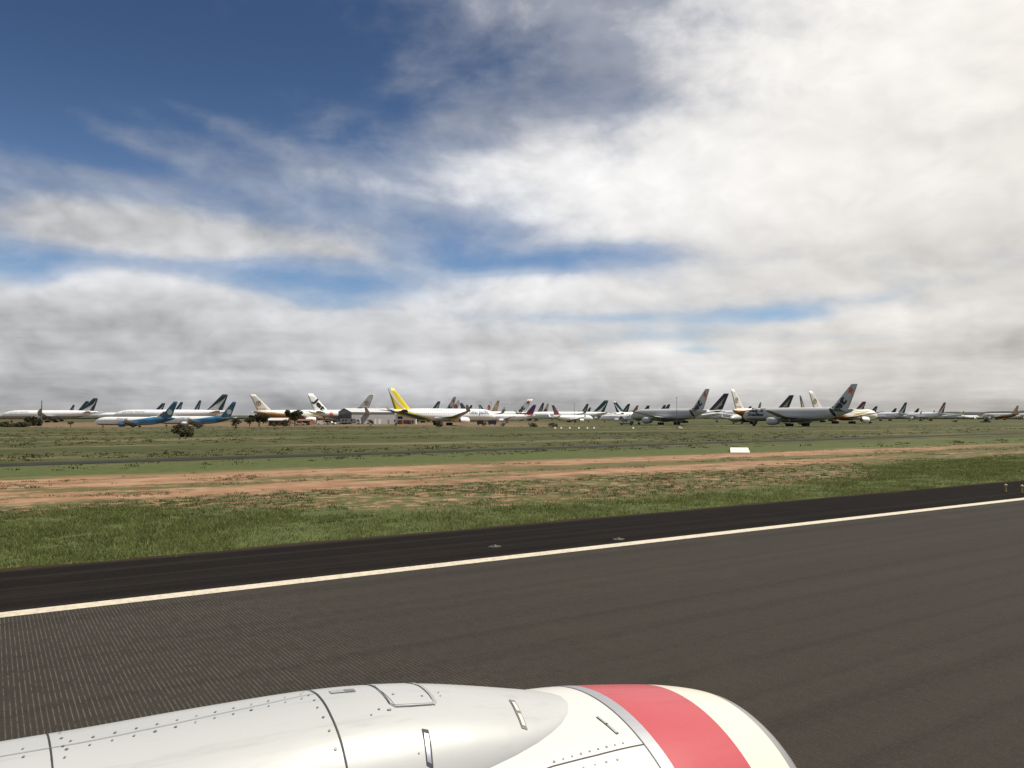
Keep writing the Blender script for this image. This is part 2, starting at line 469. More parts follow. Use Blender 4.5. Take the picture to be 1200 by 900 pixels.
# the taxiway beyond the bare earth, not quite parallel with the runway
def build_taxiway():
    me = MB()
    us = np.linspace(-700, 1500, 120)
    for i, u in enumerate(us):
        c = 82.2 + .075 * u if u < 400 else 112.2 + (u - 400) * .02
        me.v += [(u, c - 2.2 + random.uniform(-.35, .35), .03), (u, c + 2.2 + random.uniform(-.35, .35), .03)]
    me.f = [(2*i, 2*i+2, 2*i+3, 2*i+1) for i in range(len(us) - 1)]
    def sh(t, b):
        tc = t.new('ShaderNodeTexCoord'); P = tc.outputs['Object']
        g = t.noise(P, .5, 5, .65)
        t.l.new(t.mix(t.step(g, .35, .7), (.020, .019, .0175), (.036, .034, .029)), b.inputs['Base Color'])
        b.inputs['Roughness'].default_value = .9; b.inputs['Specular IOR Level'].default_value = .2
    o = me.build('taxiway', mat('taxiway_asphalt', build=sh)); o.rotation_euler.z = HEAD
    tag(o, kind='structure')
build_taxiway()

# ================================================================= GRASS AND SCRUB (stuff)
def leaf_mat(name, c1, c2, c3, trans=True):
    def sh(t, b):
        g = t.new('ShaderNodeNewGeometry')
        r = g.outputs['Random Per Island']
        tc = t.new('ShaderNodeTexCoord')
        nz = t.noise(tc.outputs['Object'], .6, 4, .6)
        c = t.mix(t.step(nz, .35, .65), c1, c2)
        c = t.mix(t.mul(t.step(r, .70, .95), .75), c, c3)
        t.l.new(c, b.inputs['Base Color']); b.inputs['Roughness'].default_value = .75
        b.inputs['Specular IOR Level'].default_value = .2
        if trans:
            b.inputs['Transmission Weight'].default_value = 0.0
            tr = t.new('ShaderNodeBsdfTranslucent'); t.l.new(c, tr.inputs[0])
            mx = t.new('ShaderNodeMixShader'); mx.inputs[0].default_value = .45
            out = t.n['Material Output']
            t.l.new(b.outputs[0], mx.inputs[1]); t.l.new(tr.outputs[0], mx.inputs[2]); t.l.new(mx.outputs[0], out.inputs[0])
    return mat(name, build=sh)

def blades(name, U, Nn, H, Wd, m, lean=.5, z0=0.0):
    n = len(U)
    ang = rng.uniform(0, 2 * PI, n); la = rng.uniform(0, 2 * PI, n); ll = rng.uniform(0, lean, n) * H
    bx, by = np.cos(ang) * Wd / 2, np.sin(ang) * Wd / 2
    A = np.stack([U - bx, Nn - by, np.full(n, z0)], 1)
    B = np.stack([U + bx, Nn + by, np.full(n, z0)], 1)
    C = np.stack([U + np.cos(la) * ll, Nn + np.sin(la) * ll, H], 1)
    V = np.stack([A, B, C], 1).reshape(-1, 3)
    o = big_mesh(name, V, np.arange(3 * n).reshape(-1, 3), m)
    o.rotation_euler.z = HEAD
    return o

def smooth(x, a, b):
    t = np.clip((x - a) / (b - a), 0, 1); return t * t * (3 - 2 * t)

def verge_top(u):
    return 32 + 9 * (1 - smooth(u, 4, 17)) + 11 * smooth(u, 40, 78)

def lumps(U, N, sc, seed):
    """cheap value noise 0..1"""
    r = np.random.default_rng(seed); G = r.random((256, 256))
    x, y = U * sc + 500, N * sc + 500
    i, j = np.floor(x).astype(int), np.floor(y).astype(int); fx, fy = x - i, y - j
    fx, fy = fx * fx * (3 - 2 * fx), fy * fy * (3 - 2 * fy)
    g = lambda a, b: G[a % 256, b % 256]
    return (g(i, j) * (1 - fx) + g(i+1, j) * fx) * (1 - fy) + (g(i, j+1) * (1 - fx) + g(i+1, j+1) * fx) * fy

def build_grass():
    n = 520000
    U = -6 + 176 * rng.random(n) ** 1.5
    N = 25.35 + 20.4 * rng.random(n)
    e = -.12 + .10 * np.sin(U * .9) + .10 * np.sin(U * 2.3 + 1) + .55 * (lumps(U, N * 0, 1.9, 3) - .5) + .30 * (lumps(U, N * 0, 5.0, 4) - .5)
    top = verge_top(U) + 4 * (lumps(U, N, .22, 5) - .5)
    L = lumps(U, N, .5, 6); L2 = lumps(U, N, 1.7, 8)
    keep = (N > 26.0 + e) & (rng.random(n) < smooth(top - N, -2.5, 3.0)) & ((L2 > .16) | (N < 28)) & (rng.random(n) < .35 + .65 * smooth(L + .5 * L2, .35, .9))
    U, N, L, L2 = U[keep], N[keep], L[keep], L2[keep]
    H = (.03 + .14 * L * L2 + .08 * rng.random(len(U))) * (1 - .35 * smooth(N, 32, 44))
    tall = rng.random(len(U)) < .03; H[tall] *= 1.9
    Wd = .010 + .016 * rng.random(len(U)) + .0003 * np.hypot(U, N)
    o = blades('grass', U, N, H, Wd, leaf_mat('grass_blade', (.098, .128, .034), (.158, .185, .056), (.310, .275, .125)), 1.1)
    tag(o, 'green grass verge growing along the edge of the runway shoulder', 'grass', kind='stuff')
    # weeds in the speckled earth and beyond, clump by clump
    nc = 42000
    U = -10 + 190 * rng.random(nc) ** 1.25; N = 29 + 34 * rng.random(nc)
    L = lumps(U * .5, N, .5, 21); L3 = lumps(U * .25, N, .6, 22)
    dirt = smooth(N, 42, 46)
    keep = (L > .36 + .12 * dirt) & (rng.random(nc) < (1 - dirt) * .8 + dirt * (.03 + .55 * (L3 > .68)))
    U, N = U[keep], N[keep]
    k = 9
    UU = np.repeat(U, k) + rng.normal(0, .13, len(U) * k); NN = np.repeat(N, k) + rng.normal(0, .10, len(U) * k)
    H = np.repeat(.03 + .09 * rng.random(len(U)) ** 2, k) * (.5 + rng.random(len(UU)))
    Wd = .02 + .035 * rng.random(len(UU))
    o = blades('weeds', UU, NN, H, Wd, leaf_mat('weed_leaf', (.045, .056, .018), (.075, .084, .028), (.120, .098, .046)), 1.4)
    tag(o, 'low olive weeds scattered over the bare red earth', 'weeds', kind='stuff')
    # rough tussocks over the wide field, seen far off
    nc = 7500
    r = 70 * (6.2 ** rng.random(nc)); a = np.radians(rng.uniform(52, 128, nc))
    X, Y = r * np.cos(a), r * np.sin(a)
    c, s = math.cos(HEAD), math.sin(HEAD)
    U, N = X * c + Y * s, -X * s + Y * c
    L = lumps(U * .25, N, .06, 31)
    keep = (N > 64) & (np.abs(N - 82.2 - .075 * U) > 4.2) & (rng.random(nc) < smooth(L, .3, .75)) & ~((Y > 335) & (X < 30) & (rng.random(nc) < .85))
    U, N, r = U[keep], N[keep], r[keep]
    X, Y = U * c - N * s, U * s + N * c
    k = 10
    big = np.where(rng.random(len(U)) < .06, 2.2, 1.0)
    UU = np.repeat(U, k) + rng.normal(0, .28, len(U) * k) * np.repeat(big, k); NN = np.repeat(N, k) + rng.normal(0, .28, len(U) * k) * np.repeat(big, k)
    H = np.repeat((.06 + .15 * rng.random(len(U))) * big, k) * (.4 + .8 * rng.random(len(UU)))
    Wd = np.repeat(.10 + .0006 * r, k) * (.6 + .8 * rng.random(len(UU)))
    zz = np.repeat(dip(X, Y), k)
    n = len(UU); ang = rng.uniform(0, 2*PI, n); la = rng.uniform(0, 2*PI, n); ll = rng.uniform(0, 1.0, n) * H
    bx, by = np.cos(ang) * Wd / 2, np.sin(ang) * Wd / 2
    A = np.stack([UU - bx, NN - by, zz - .02], 1); B = np.stack([UU + bx, NN + by, zz - .02], 1)
    C = np.stack([UU + np.cos(la) * ll, NN + np.sin(la) * ll, zz + H], 1)
    o = big_mesh('tussocks', np.stack([A, B, C], 1).reshape(-1, 3), np.arange(3 * n).reshape(-1, 3), leaf_mat('tussock_leaf', (.050, .054, .020), (.078, .076, .031), (.115, .100, .050)))
    o.rotation_euler.z = HEAD
    tag(o, 'rough dark tussocks dotted over the wide olive field', 'ground cover', kind='stuff')
build_grass()

# ================================================================= OUR OWN ENGINE
def build_engine():
    N0, Z0 = 3.6, CAM_H - 2.548
    base = R33 @ Vector((0, N0, 0))
    root = empty('jet_engine', (base.x, base.y, Z0), HEAD,
                 'white jet engine with a red band round its nose in the foreground beside the runway', 'jet engine')
    prof = [(-2.6,.70),(-2.0,.80),(-1.0,.93),(0,1.0),(1.0,1.03),(1.8,1.035),(2.3,1.03),(2.6,1.018),(2.83,.998),(2.92,.986),(3.06,.967),(3.2,.945),(3.34,.922),(3.476,.898),(3.6,.872),(3.72,.842),(3.847,.803),(3.91,.778),(3.95,.748),(3.96,.725),(3.95,.703),(3.91,.688),(3.8,.675),(3.5,.672),(3.1,.70),(2.8,.735)]
    pu = [p[0] for p in prof[:18]]; pr = [p[1] for p in prof[:18]]
    def dense(a, b, step=.04):
        k = max(2, int((b - a) / step) + 1)
        # smooth interpolation through the control radii
        us = np.linspace(a, b, k)
        return [(float(u), float(rad(u))) for u in us]
    def rad(u):
        u = np.asarray(u, float)
        # cubic hermite through the control points
        i = np.clip(np.searchsorted(pu, u) - 1, 0, len(pu) - 2)
        x = np.array(pu); y = np.array(pr)
        h = np.diff(x); dl = np.diff(y) / h
        mslope = np.concatenate([[dl[0]], (dl[:-1] * h[1:] + dl[1:] * h[:-1]) / (h[:-1] + h[1:]), [dl[-1]]])
        tt = (u - x[i]) / h[i]
        h00 = 2*tt**3 - 3*tt**2 + 1; h10 = tt**3 - 2*tt**2 + tt; h01 = -2*tt**3 + 3*tt**2; h11 = tt**3 - tt**2
        return h00*y[i] + h10*h[i]*mslope[i] + h01*y[i+1] + h11*h[i]*mslope[i+1]
    def paint(name, col, rough=.32, dirt=.10, metal=0.0):
        def sh(t, b):
            tc = t.new('ShaderNodeTexCoord'); P = tc.outputs['Object']
            u, v, w = t.xyz(P)
            big = t.noise(P, 1.6, 5, .6)
            streak = t.noise(t.vec(t.mul(u, 1.2), t.mul(v, 14), t.mul(w, 14)), 1.0, 5, .65)
            fine = t.noise(P, 60, 3, .6)
            c = t.mix(t.mul(t.step(streak, .52, .80), dirt * 2.2), col, tuple(x * .68 for x in col))
            c = t.mix(t.mul(t.step(big, .5, .8), dirt), c, tuple(x * f for x, f in zip(col, (.86, .84, .80))))
            c = t.mix(t.mul(t.step(fine, .66, .78), dirt * 1.5), c, tuple(x * .6 for x in col))
            t.l.new(c, b.inputs['Base Color'])
            t.l.new(t.m('MULTIPLY_ADD', streak, .18, rough - .08), b.inputs['Roughness'])
            b.inputs['Metallic'].default_value = metal
            b.inputs['Coat Weight'].default_value = .15 if metal == 0 else 0; b.inputs['Coat Roughness'].default_value = .12
            bp = t.new('ShaderNodeBump'); bp.inputs['Strength'].default_value = .05; bp.inputs['Distance'].default_value = .01
            t.l.new(t.noise(P, 3.0, 3, .5), bp.inputs['Height']); t.l.new(bp.outputs[0], b.inputs['Normal'])
        return mat(name, build=sh)
    white = paint('engine_white_paint', (.60, .59, .555), .36, .22)
    fair = paint('fairing_grey_paint', (.42, .43, .42), .42, .30)
    redm = paint('engine_red_paint', (.42, .058, .070), .40, .18)
    cream = paint('engine_sunlit_white', (.66, .61, .51), .34, .14)  # white nose ring, with the warm sunlight on it put into the colour
    silver = paint('engine_bare_metal', (.42, .43, .45), .42, .15, .55)
    lipm = paint('inlet_polished_metal', (.45, .44, .43), .34, .14, .7)
    dark = mat('engine_seam_black', (.035, .035, .035), .7)
    grey = mat('latch_grey_metal', (.40, .40, .39), .5, .3, vary=.2, vscale=40)
    def ring(name, a, b, m, off=0.0):
        mb = MB(); mb.lathe_x([(u, r + off) for u, r in dense(a, b)], n=160)
        return mb.build(name, m, root, True)
    ring('engine_cowling', -2.6, 2.83, white)
    ring('metal_band', 2.83, 2.92, silver, .0015)
    ring('red_band', 2.92, 3.476, redm)
    ring('nose_cowl', 3.476, 3.835, cream)
    mb = MB(); mb.lathe_x(dense(3.835, 3.91, .02) + prof[18:], n=160); mb.build('inlet_lip', lipm, root, True)
    # fan inside the inlet, exhaust behind (seen only from the front or rear)
    fb = MB()
    for i in range(24):
        a = 2 * PI * i / 24; ca, sa = math.cos(a), math.sin(a)
        t1 = .10
        fb.add([(2.86, .2*ca - t1*.5*sa, .2*sa + t1*.5*ca), (2.80, .2*ca + t1*.5*sa, .2*sa - t1*.5*ca),
                (2.72, .73*ca + t1*sa, .73*sa - t1*ca), (2.90, .73*ca - t1*sa, .73*sa + t1*ca)], [(0,1,2,3)])
    fan = fb.build('fan', mat('fan_titanium', (.22, .22, .23), .35, .8), root)
    MB().lathe_x([(2.7, .24), (2.85, .22), (3.0, .16), (3.12, .07), (3.16, .001)], n=32).build('spinner', dark, fan, True)
    MB().lathe_x([(2.69, .001), (2.68, .74)], n=48).build('fan_backing', dark, fan)
    MB().lathe_x([(-2.6, .70), (-2.4, .64), (-2.4, .30), (-3.3, .12), (-3.4, .001)], n=48).build('exhaust_cone', mat('exhaust_metal', (.18, .16, .15), .5, .8), root, True)
    # pylon fairing: a low hump on top of the cowling that rises backwards
    fu = [-3.2,-2.4,-1.5,-.6,.06,.36,.69,1.06,1.26,1.47,1.70,1.94,2.19,2.41,2.58,2.66]
    fh = [1.34,1.31,1.30,1.30,1.295,1.285,1.283,1.275,1.268,1.252,1.222,1.18,1.122,1.068,1.028,1.010]
    hu = [-3.2,-.6,1.0,1.5,1.89,2.10,2.26,2.38,2.47,2.55,2.60,2.64,2.66]
    hw = [.50,.52,.50,.475,.43,.395,.355,.31,.265,.205,.15,.09,.0]
    def hwid(u): return float(np.interp(u, hu, hw))
    def ftop(u): return float(np.interp(u, fu, fh))
    k_ = np.array([1,4,6,4,1]) / 16.0
    def ftop_s(u): return sum(float(k) * ftop(u + d) for k, d in zip(k_, (-.12, -.06, 0, .06, .12))) if u < 2.5 else ftop(u)
    def surf(u, v):
        r = float(rad(u))
        base_z = math.sqrt(max(r * r - v * v, 0))
        h = hwid(u)
        if h > .005 and abs(v) < h:
            wb = math.sqrt(max(r * r - h * h, 0))
            f = (1 - abs(v / h) ** 2.3) ** .62
            return max(wb - .004 + (ftop_s(u) + .008 - wb) * f, base_z - .02) + .001
        return base_z
    us = list(np.linspace(-3.2, 1.4, 60)) + list(np.linspace(1.45, 2.5, 60)) + list(np.linspace(2.505, 2.6595, 40))
    V, F = [], []
    M = 61
    for u in us:
        h = hwid(u); r = float(rad(min(u, 2.9)))
        wb = math.sqrt(max(r*r - h*h, 0)) - .004
        for j in range(M):
            q = -math.cos(PI * j / (M - 1)); v = h * q
            f = max(0.0, (1 - abs(q) ** 2.3)) ** .62
            V.append((u, v, wb + (ftop_s(u) + .004 - wb) * f))
    for i in range(len(us) - 1):
        for j in range(M - 1):
            F.append((i*M+j, (i+1)*M+j, (i+1)*M+j+1, i*M+j+1))
    V.append((-3.2, 0, 1.0)); e = len(V) - 1
    F += [(e, j, j+1) for j in range(M - 1)]
    fairing = mesh_obj('pylon_fairing', V, F, fair, root, True)
    # things set into the surface: narrow ribbons that follow it
    def ribbon(name, pts, width, m, parent, off=.0025, sub=14):
        P = []
        for (a, b) in zip(pts[:-1], pts[1:]):
            for i in range(sub):
                P.append((a[0] + (b[0]-a[0]) * i / sub, a[1] + (b[1]-a[1]) * i / sub))
        P.append(pts[-1]); V, F = [], []
        for i, (u, v) in enumerate(P):
            q = P[min(i+1, len(P)-1)]; p = P[max(i-1, 0)]
            du, dv = q[0]-p[0], q[1]-p[1]; L = math.hypot(du, dv) or 1
            nu, nv = -dv / L * width / 2, du / L * width / 2
            for s in (-1, 1):
                V.append((u + s*nu, v + s*nv, surf(u + s*nu, v + s*nv) + off))
        F = [(2*i, 2*i+2, 2*i+3, 2*i+1) for i in range(len(P)-1)]
        return mesh_obj(name, V, F, m, parent)
    def patch(name, u0, v0, u1, v1, w, m, parent, off=.003):
        """bar from one surface point to another"""
        return ribbon(name, [(u0, v0), (u1, v1)], w, m, parent, off, 8)
    thin = mat('seam_grey', (.16, .16, .155), .7)
    ribbon('panel_seam', [(1.285, .48), (1.288, .03), (1.273, -.19), (1.27, -.32), (1.262, -.46)], .0075, dark, fairing)
    ribbon('panel_seam', [(.218, .48), (.218, -.48)], .006, dark, fairing)
    LV = lambda u: float(np.interp(u, [-1.2, .06, .33, .64, 1.0, 1.287], [-.07, -.058, -.056, -.042, -.003, .046]))
    ribbon('panel_seam', [(x, LV(x)) for x in np.linspace(-1.2, 1.28, 60)], .0035, thin, fairing, sub=2)
    # fasteners: one small disc, copied
    fm = mat('fastener_metal', (.20, .19, .175), .55, .3)
    first = [None]
    def fastener(u, v, r=.0062):
        z = surf(u, v) + .0032
        if first[0] is None:
            mb = MB(); n = 10
            mb.add([(r * math.cos(2*PI*i/n), r * math.sin(2*PI*i/n), 0) for i in range(n)], [tuple(range(n))])
            o = mb.build('fastener', fm, fairing); first[0] = o
        else:
            o = first[0].copy(); COL.objects.link(o); o.parent = fairing
        e = .01
        nrm = Vector((-(surf(u+e, v) - surf(u-e, v)) / (2*e), -(surf(u, v+e) - surf(u, v-e)) / (2*e), 1)).normalized()
        o.location = (u, v, z); o.rotation_mode = 'QUATERNION'; o.rotation_quaternion = nrm.to_track_quat('Z', 'Y')
        s = random.uniform(.7, 1.15); o.scale = (s, s, 1)
    for i in range(13):
        u = .27 + i * .078
        fastener(u, LV(u) - .034); fastener(u + .018, LV(u) + .034)
    for i in range(4):
        u = .13 - i * .085
        fastener(u, LV(u) - .035); fastener(u, LV(u) + .035)
    for k in range(8):
        fastener(.26, -.40 + k * .085)
    for k in range(9):
        v = .18 - k * .075
        fastener(1.238 if v < -.05 else 1.25, v)
    # access hatch with a thick sealing strip along its front edge
    sealm = mat('hatch_seal_grey', (.30, .30, .29), .8)
    hatch = ribbon('access_hatch', [(1.69, .26), (1.69, -.165)], .205, fair, fairing, .0016, 16)
    ribbon('hatch_edge', [(1.585, .28), (1.585, .04), (1.568, -.155), (1.585, -.183), (1.66, -.186), (1.775, -.182)], .006, dark, hatch, .004)
    ribbon('hatch_seal', [(1.830, .28), (1.828, .04), (1.812, -.09), (1.797, -.165), (1.780, -.182)], .016, sealm, hatch, .004)
    fastener(1.60, .085, .012); fastener(1.624, -.068, .012)
    for du, dv in ((1.45, -.22), (1.50, -.19), (1.54, -.20), (1.87, -.06), (1.86, -.10), (1.76, -.10), (1.60, -.393), (1.55, -.20)):
        fastener(du, dv)
    pl = patch('data_plate', 1.352, .036, 1.472, .026, .045, grey, fairing)
    patch('plate_mark', 1.42, .031, 1.468, .027, .034, mat('plate_dark', (.22, .22, .23), .5, .3), pl, .0045)
    la = ribbon('latch', [(1.668, -.315), (1.655, -.37), (1.636, -.428)], .030, dark, fairing, .003)
    ribbon('latch_handle', [(1.664, -.335), (1.652, -.37), (1.637, -.42)], .019, mat('latch_steel', (.30, .32, .36), .35, .7), la, .006)
    lb = ribbon('latch', [(2.258, -.12), (2.222, -.24), (2.203, -.322)], .030, thin, fairing, .003)
    ribbon('latch_handle', [(2.248, -.15), (2.228, -.225)], .017, mat('latch_pale', (.66, .62, .52), .4), lb, .006)
    ribbon('latch_handle', [(2.222, -.245), (2.206, -.31)], .017, MATS['latch_pale'], lb, .006)
    cowl = bpy.data.objects['engine_cowling']
    ribbon('latch', [(2.70, .36), (2.80, .285)], .020, dark, cowl, .003)
    lc = ribbon('latch', [(2.697, -.266), (2.722, -.401)], .020, dark, cowl, .003)
    ribbon('latch_handle', [(2.699, -.27), (2.708, -.325)], .013, grey, lc, .005)
    ribbon('latch_handle', [(2.710, -.335), (2.720, -.395)], .013, grey, lc, .005)
    ribbon('panel_seam', [(-1.0, -.64), (1.2, -.61), (1.9, -.52), (2.248, -.491), (2.515, -.49), (2.83, -.478)], .006, dark, cowl, sub=40)
    ribbon('panel_seam', [(2.832, .9), (2.832, .5), (2.832, 0), (2.832, -.5), (2.832, -.9)], .006, thin, cowl, .004, 30)
    for k in range(9):
        fastener(2.27 + k * .055, -.472 + .002 * k, .006)
    for k in range(4):
        fastener(2.40 + k * .07, -.53, .005)
    return root

ENG = build_engine()


# ================================================================= STORED AIRCRAFT
def flat(name, col, rough=.35, metal=0.0, spec=.5, vary=0.0, vs=.5):
    return mat(name, col, rough, metal, spec=spec, vary=vary, vscale=vs)
PW = flat('aircraft_white', (.86, .86, .83), .32, vary=.06)
WLM = flat('winglet_grey', (.30, .29, .28), .5)
WING = flat('wing_grey', (.42, .43, .44), .4, vary=.08)
METAL = flat('strut_metal', (.30, .30, .31), .5, .4)
TYRE = flat('tyre_rubber', (.022, .022, .022), .85)
FAND = flat('fan_dark', (.03, .03, .035), .5)
GLASS = flat('cockpit_glass', (.012, .013, .016), .12)
WINDOW = flat('cabin_window_dark', (.05, .055, .065), .25)
BLACK = flat('livery_black', (.015, .015, .018), .4)

def livery(name, base=(.86,.86,.83), belly=None, belly_z=None, tail=None, tail_x=None, slope=1.0, soft=.3, extra=None, rough=.32, metal=0.0, wz=None):
    """fuselage paint: base colour, belly colour below a height, rear colour behind a slanting edge"""
    def sh(t, b):
        tc = t.new('ShaderNodeTexCoord'); x, y, z = t.xyz(tc.outputs['Object'])
        c = base
        dirt = t.noise(t.vec(t.mul(x, .25), t.mul(y, 1.2), t.mul(z, 1.2)), 1.0, 5, .6)
        if belly is not None:
            c = t.mix(t.step(z, belly_z + .12, belly_z - .12), c, belly)
        if tail is not None:
            e = t.sub(x, t.mul(z, slope))
            e = t.add(e, t.mul(t.sub(t.noise(tc.outputs['Object'], .12, 2), .5), soft * 4))
            c = t.mix(t.step(e, tail_x + soft, tail_x - soft), c, tail)
        if extra: c = extra(t, x, y, z, c)
        c = t.mix(t.mul(t.step(dirt, .5, .85), .22), c, (.30, .27, .22))
        t.l.new(c, b.inputs['Base Color'])
        b.inputs['Roughness'].default_value = rough; b.inputs['Metallic'].default_value = metal
    return mat(name, build=sh)

TYPES = {
 # length, fuselage radius, span, fin top height, fuselage centre height, engine radius, engine spanwise place, winglet height, wheels per bogie
 'a330': dict(L=63.7, R=2.82, S=60.3, H=17.0, zc=5.05, er=1.45, ey=9.4, wl=2.6, nw=4),
 'a350': dict(L=66.8, R=3.0, S=64.0, H=17.0, zc=5.4, er=1.65, ey=10.0, wl=2.2, nw=4),
 'b777': dict(L=63.7, R=3.1, S=61.0, H=18.5, zc=5.4, er=1.75, ey=9.9, wl=0, nw=6),
 'b773': dict(L=73.9, R=3.1, S=64.8, H=18.5, zc=5.4, er=1.85, ey=9.9, wl=0, nw=6),
 'b787': dict(L=56.7, R=2.92, S=60.1, H=17.0, zc=5.0, er=1.65, ey=9.8, wl=0, nw=4),
 'b737': dict(L=39.5, R=1.95, S=34.3, H=12.5, zc=3.25, er=1.0, ey=4.9, wl=2.4, nw=2),
 'a320': dict(L=37.6, R=2.02, S=34.1, H=11.8, zc=3.5, er=1.1, ey=5.8, wl=0, nw=2),
}
FT = [0, .004, .012, .025, .045, .07, .10, .135, .2, .3, .4, .5, .58, .64, .70, .76, .82, .87, .92, .96, .985, 1.0]
FR = [.02, .20, .36, .53, .70, .84, .93, .985, 1, 1, 1, 1, 1, .995, .96, .88, .76, .63, .47, .32, .22, .12]
FZ = [-.32, -.31, -.29, -.25, -.19, -.12, -.06, -.02, 0, 0, 0, 0, 0, .005, .035, .10, .20, .30, .42, .53, .60, .66]

def fus_at(T, x):
    t = (T['L'] / 2 - x) / T['L']
    return float(np.interp(t, FT, FR)) * T['R'], T['zc'] + float(np.interp(t, FT, FZ)) * T['R']

def fus_y(T, x, z):
    r, c = fus_at(T, x)
    d = r * r - (z - c) ** 2
    return math.sqrt(d) if d > 0 else 0.0

def fin_geom(T):
    L, R = T['L'], T['R']
    zr = T['zc'] + R * .72
    rle, rte = -L/2 + .185 * L, -L/2 + .040 * L
    h = T['H'] - zr
    tle = rle - h * .98
    tte = min(rte - h * .30, tle - .052 * L)
    if T['L'] < 45: tle = rle - h * .86; tte = tle - 2.1
    return zr, T['H'], rle, rte, tle, tte

def fin_half(T, x, z):
    zr, zt, rle, rte, tle, tte = fin_geom(T)
    q = min(max((z - zr) / (zt - zr), 0), 1)
    le, te = rle + (tle - rle) * q, rte + (tte - rte) * q
    s = (le - x) / (le - te)
    if s < 0 or s > 1: return 0.0
    th = (.055 if s > 0 else 0) * (le - te)
    return th * (math.sqrt(max(s, 0)) * 2.0 * (1 - s) if s < .33 else (1 - s) * 1.15) + .02

def skin_y(T, x, z):
    return max(fus_y(T, x, z), fin_half(T, x, z)) + .06

def lift_section(root, tip, th0, th1, axis='y', n=9):
    """solid between two chords; root, tip = (span, le_x, te_x, z)"""
    prof = [(0,0),(.06,.55),(.2,.95),(.4,1.0),(.7,.55),(1,.04),(.7,-.35),(.4,-.6),(.15,-.5),(.04,-.3)]
    V = []
    for (sp, le, te, z), th in ((root, th0), (tip, th1)):
        for s, w in prof:
            x = le + (te - le) * s; d = w * th / 2
            V.append((x, sp, z + d) if axis == 'y' else (x, d if w > 0 else d * 1.0, z))
    k = len(prof)
    F = [(i, (i+1) % k, k + (i+1) % k, k + i) for i in range(k)] + [tuple(range(k-1, -1, -1)), tuple(range(k, 2*k))]
    return V, F

def plate_on(T, name, poly_tris, verts2d, m, parent, side, yfun=None):
    """flat artwork (x, z) laid on the skin of the fin or body on one side (+1 port, -1 starboard)"""
    V = [(x, side * (yfun or skin_y)(T, x, z), z) for x, z in verts2d]
    return mesh_obj(name, V, poly_tris, m, parent)

def subdiv_poly(poly, step=.8):
    out = []
    n = len(poly)
    for i in range(n):
        a, b = poly[i], poly[(i+1) % n]
        k = max(1, int(math.hypot(b[0]-a[0], b[1]-a[1]) / step))
        for j in range(k): out.append((a[0] + (b[0]-a[0]) * j / k, a[1] + (b[1]-a[1]) * j / k))
    return out

def poly_mesh(poly, cuts=1.0):
    """triangulated grid fill of a polygon, so that it can follow a curved skin"""
    import bmesh
    bm = bmesh.new()
    f = bm.faces.new([bm.verts.new((x, z, 0)) for x, z in subdiv_poly(poly, cuts)])
    bmesh.ops.triangulate(bm, faces=bm.faces[:])
    for it in range(2):
        long = [e for e in bm.edges if e.calc_length() > cuts * 1.2]
        if not long: break
        bmesh.ops.subdivide_edges(bm, edges=long, cuts=1)
        bmesh.ops.triangulate(bm, faces=bm.faces[:])
    bm.verts.index_update()
    v = [(q.co.x, q.co.y) for q in bm.verts]; fs = [tuple(q.index for q in p.verts) for p in bm.faces]
    bm.free()
    return v, fs

_TXT = {}
def text_mesh(body, shear=0.0, bold=0.0):
    k = (body, shear, bold)
    if k not in _TXT:
        cu = bpy.data.curves.new('lettering', 'FONT'); cu.body = body; cu.size = 1.0
        cu.resolution_u = 3; cu.shear = shear; cu.offset = bold
        ob = bpy.data.objects.new('lettering', cu)
        me = bpy.data.meshes.new_from_object(ob)
        import bmesh
        bm = bmesh.new(); bm.from_mesh(me)
        bmesh.ops.triangulate(bm, faces=bm.faces[:])
        for it in range(3):
            lg = [e for e in bm.edges if e.calc_length() > .14]
            if not lg or len(body) > 14: break
            bmesh.ops.subdivide_edges(bm, edges=lg, cuts=1); bmesh.ops.triangulate(bm, faces=bm.faces[:])
        bm.verts.index_update()
        v = [(q.co.x, q.co.y) for q in bm.verts]; f = [tuple(q.index for q in p.verts) for p in bm.faces]
        bm.free()
        bpy.data.objects.remove(ob); bpy.data.curves.remove(cu); bpy.data.meshes.remove(me)
        x0 = min(q[0] for q in v); x1 = max(q[0] for q in v)
        _TXT[k] = ([((a - x0), b) for a, b in v], f, x1 - x0)
    return _TXT[k]

def write(T, body, x0, z0, length, m, parent, side, ang=0.0, shear=0.0, bold=0.0, tall=1.0, name='lettering'):
    """text whose left end (as read on that side) is at x0,z0; ang tilts the line"""
    v, f, w = text_mesh(body, shear, bold)
    s = length / w; c, sn = math.cos(ang), math.sin(ang)
    pts = []
    for a, b in v:
        a, b = a * s, b * s * tall
        rx, rz = a * c - b * sn, a * sn + b * c
        # port side (+y) is read with the nose at the left: reading direction is -x
        pts.append((x0 - rx if side > 0 else x0 + rx, z0 + rz))
    return plate_on(T, name, f, pts, m, parent, side)

def finpt(T, s, q):
    zr, zt, rle, rte, tle, tte = fin_geom(T)
    le, te = rle + (tle - rle) * q, rte + (tte - rte) * q
    return (le + (te - le) * s, zr + (zt - zr) * q)

def fin_art(T, name, pts, m, parent, sides=(1, -1)):
    poly = [finpt(T, s, q) for s, q in pts]
    v, f = poly_mesh(poly, 1.2)
    for sd_ in sides: plate_on(T, name, f, v, m, parent, sd_)

def ring_art(T, name, cx, cz, r0, r1, m, parent, sides=(1, -1), n=20):
    v = []; f = []
    for i in range(n):
        a = 2*PI*i/n
        v += [(cx + r0*math.cos(a), cz + r0*math.sin(a)), (cx + r1*math.cos(a), cz + r1*math.sin(a))]
    f = [(2*i, 2*i+1, (2*i+3) % (2*n), (2*i+2) % (2*n)) for i in range(n)]
    for sd_ in sides: plate_on(T, name, f, v, m, parent, sd_)

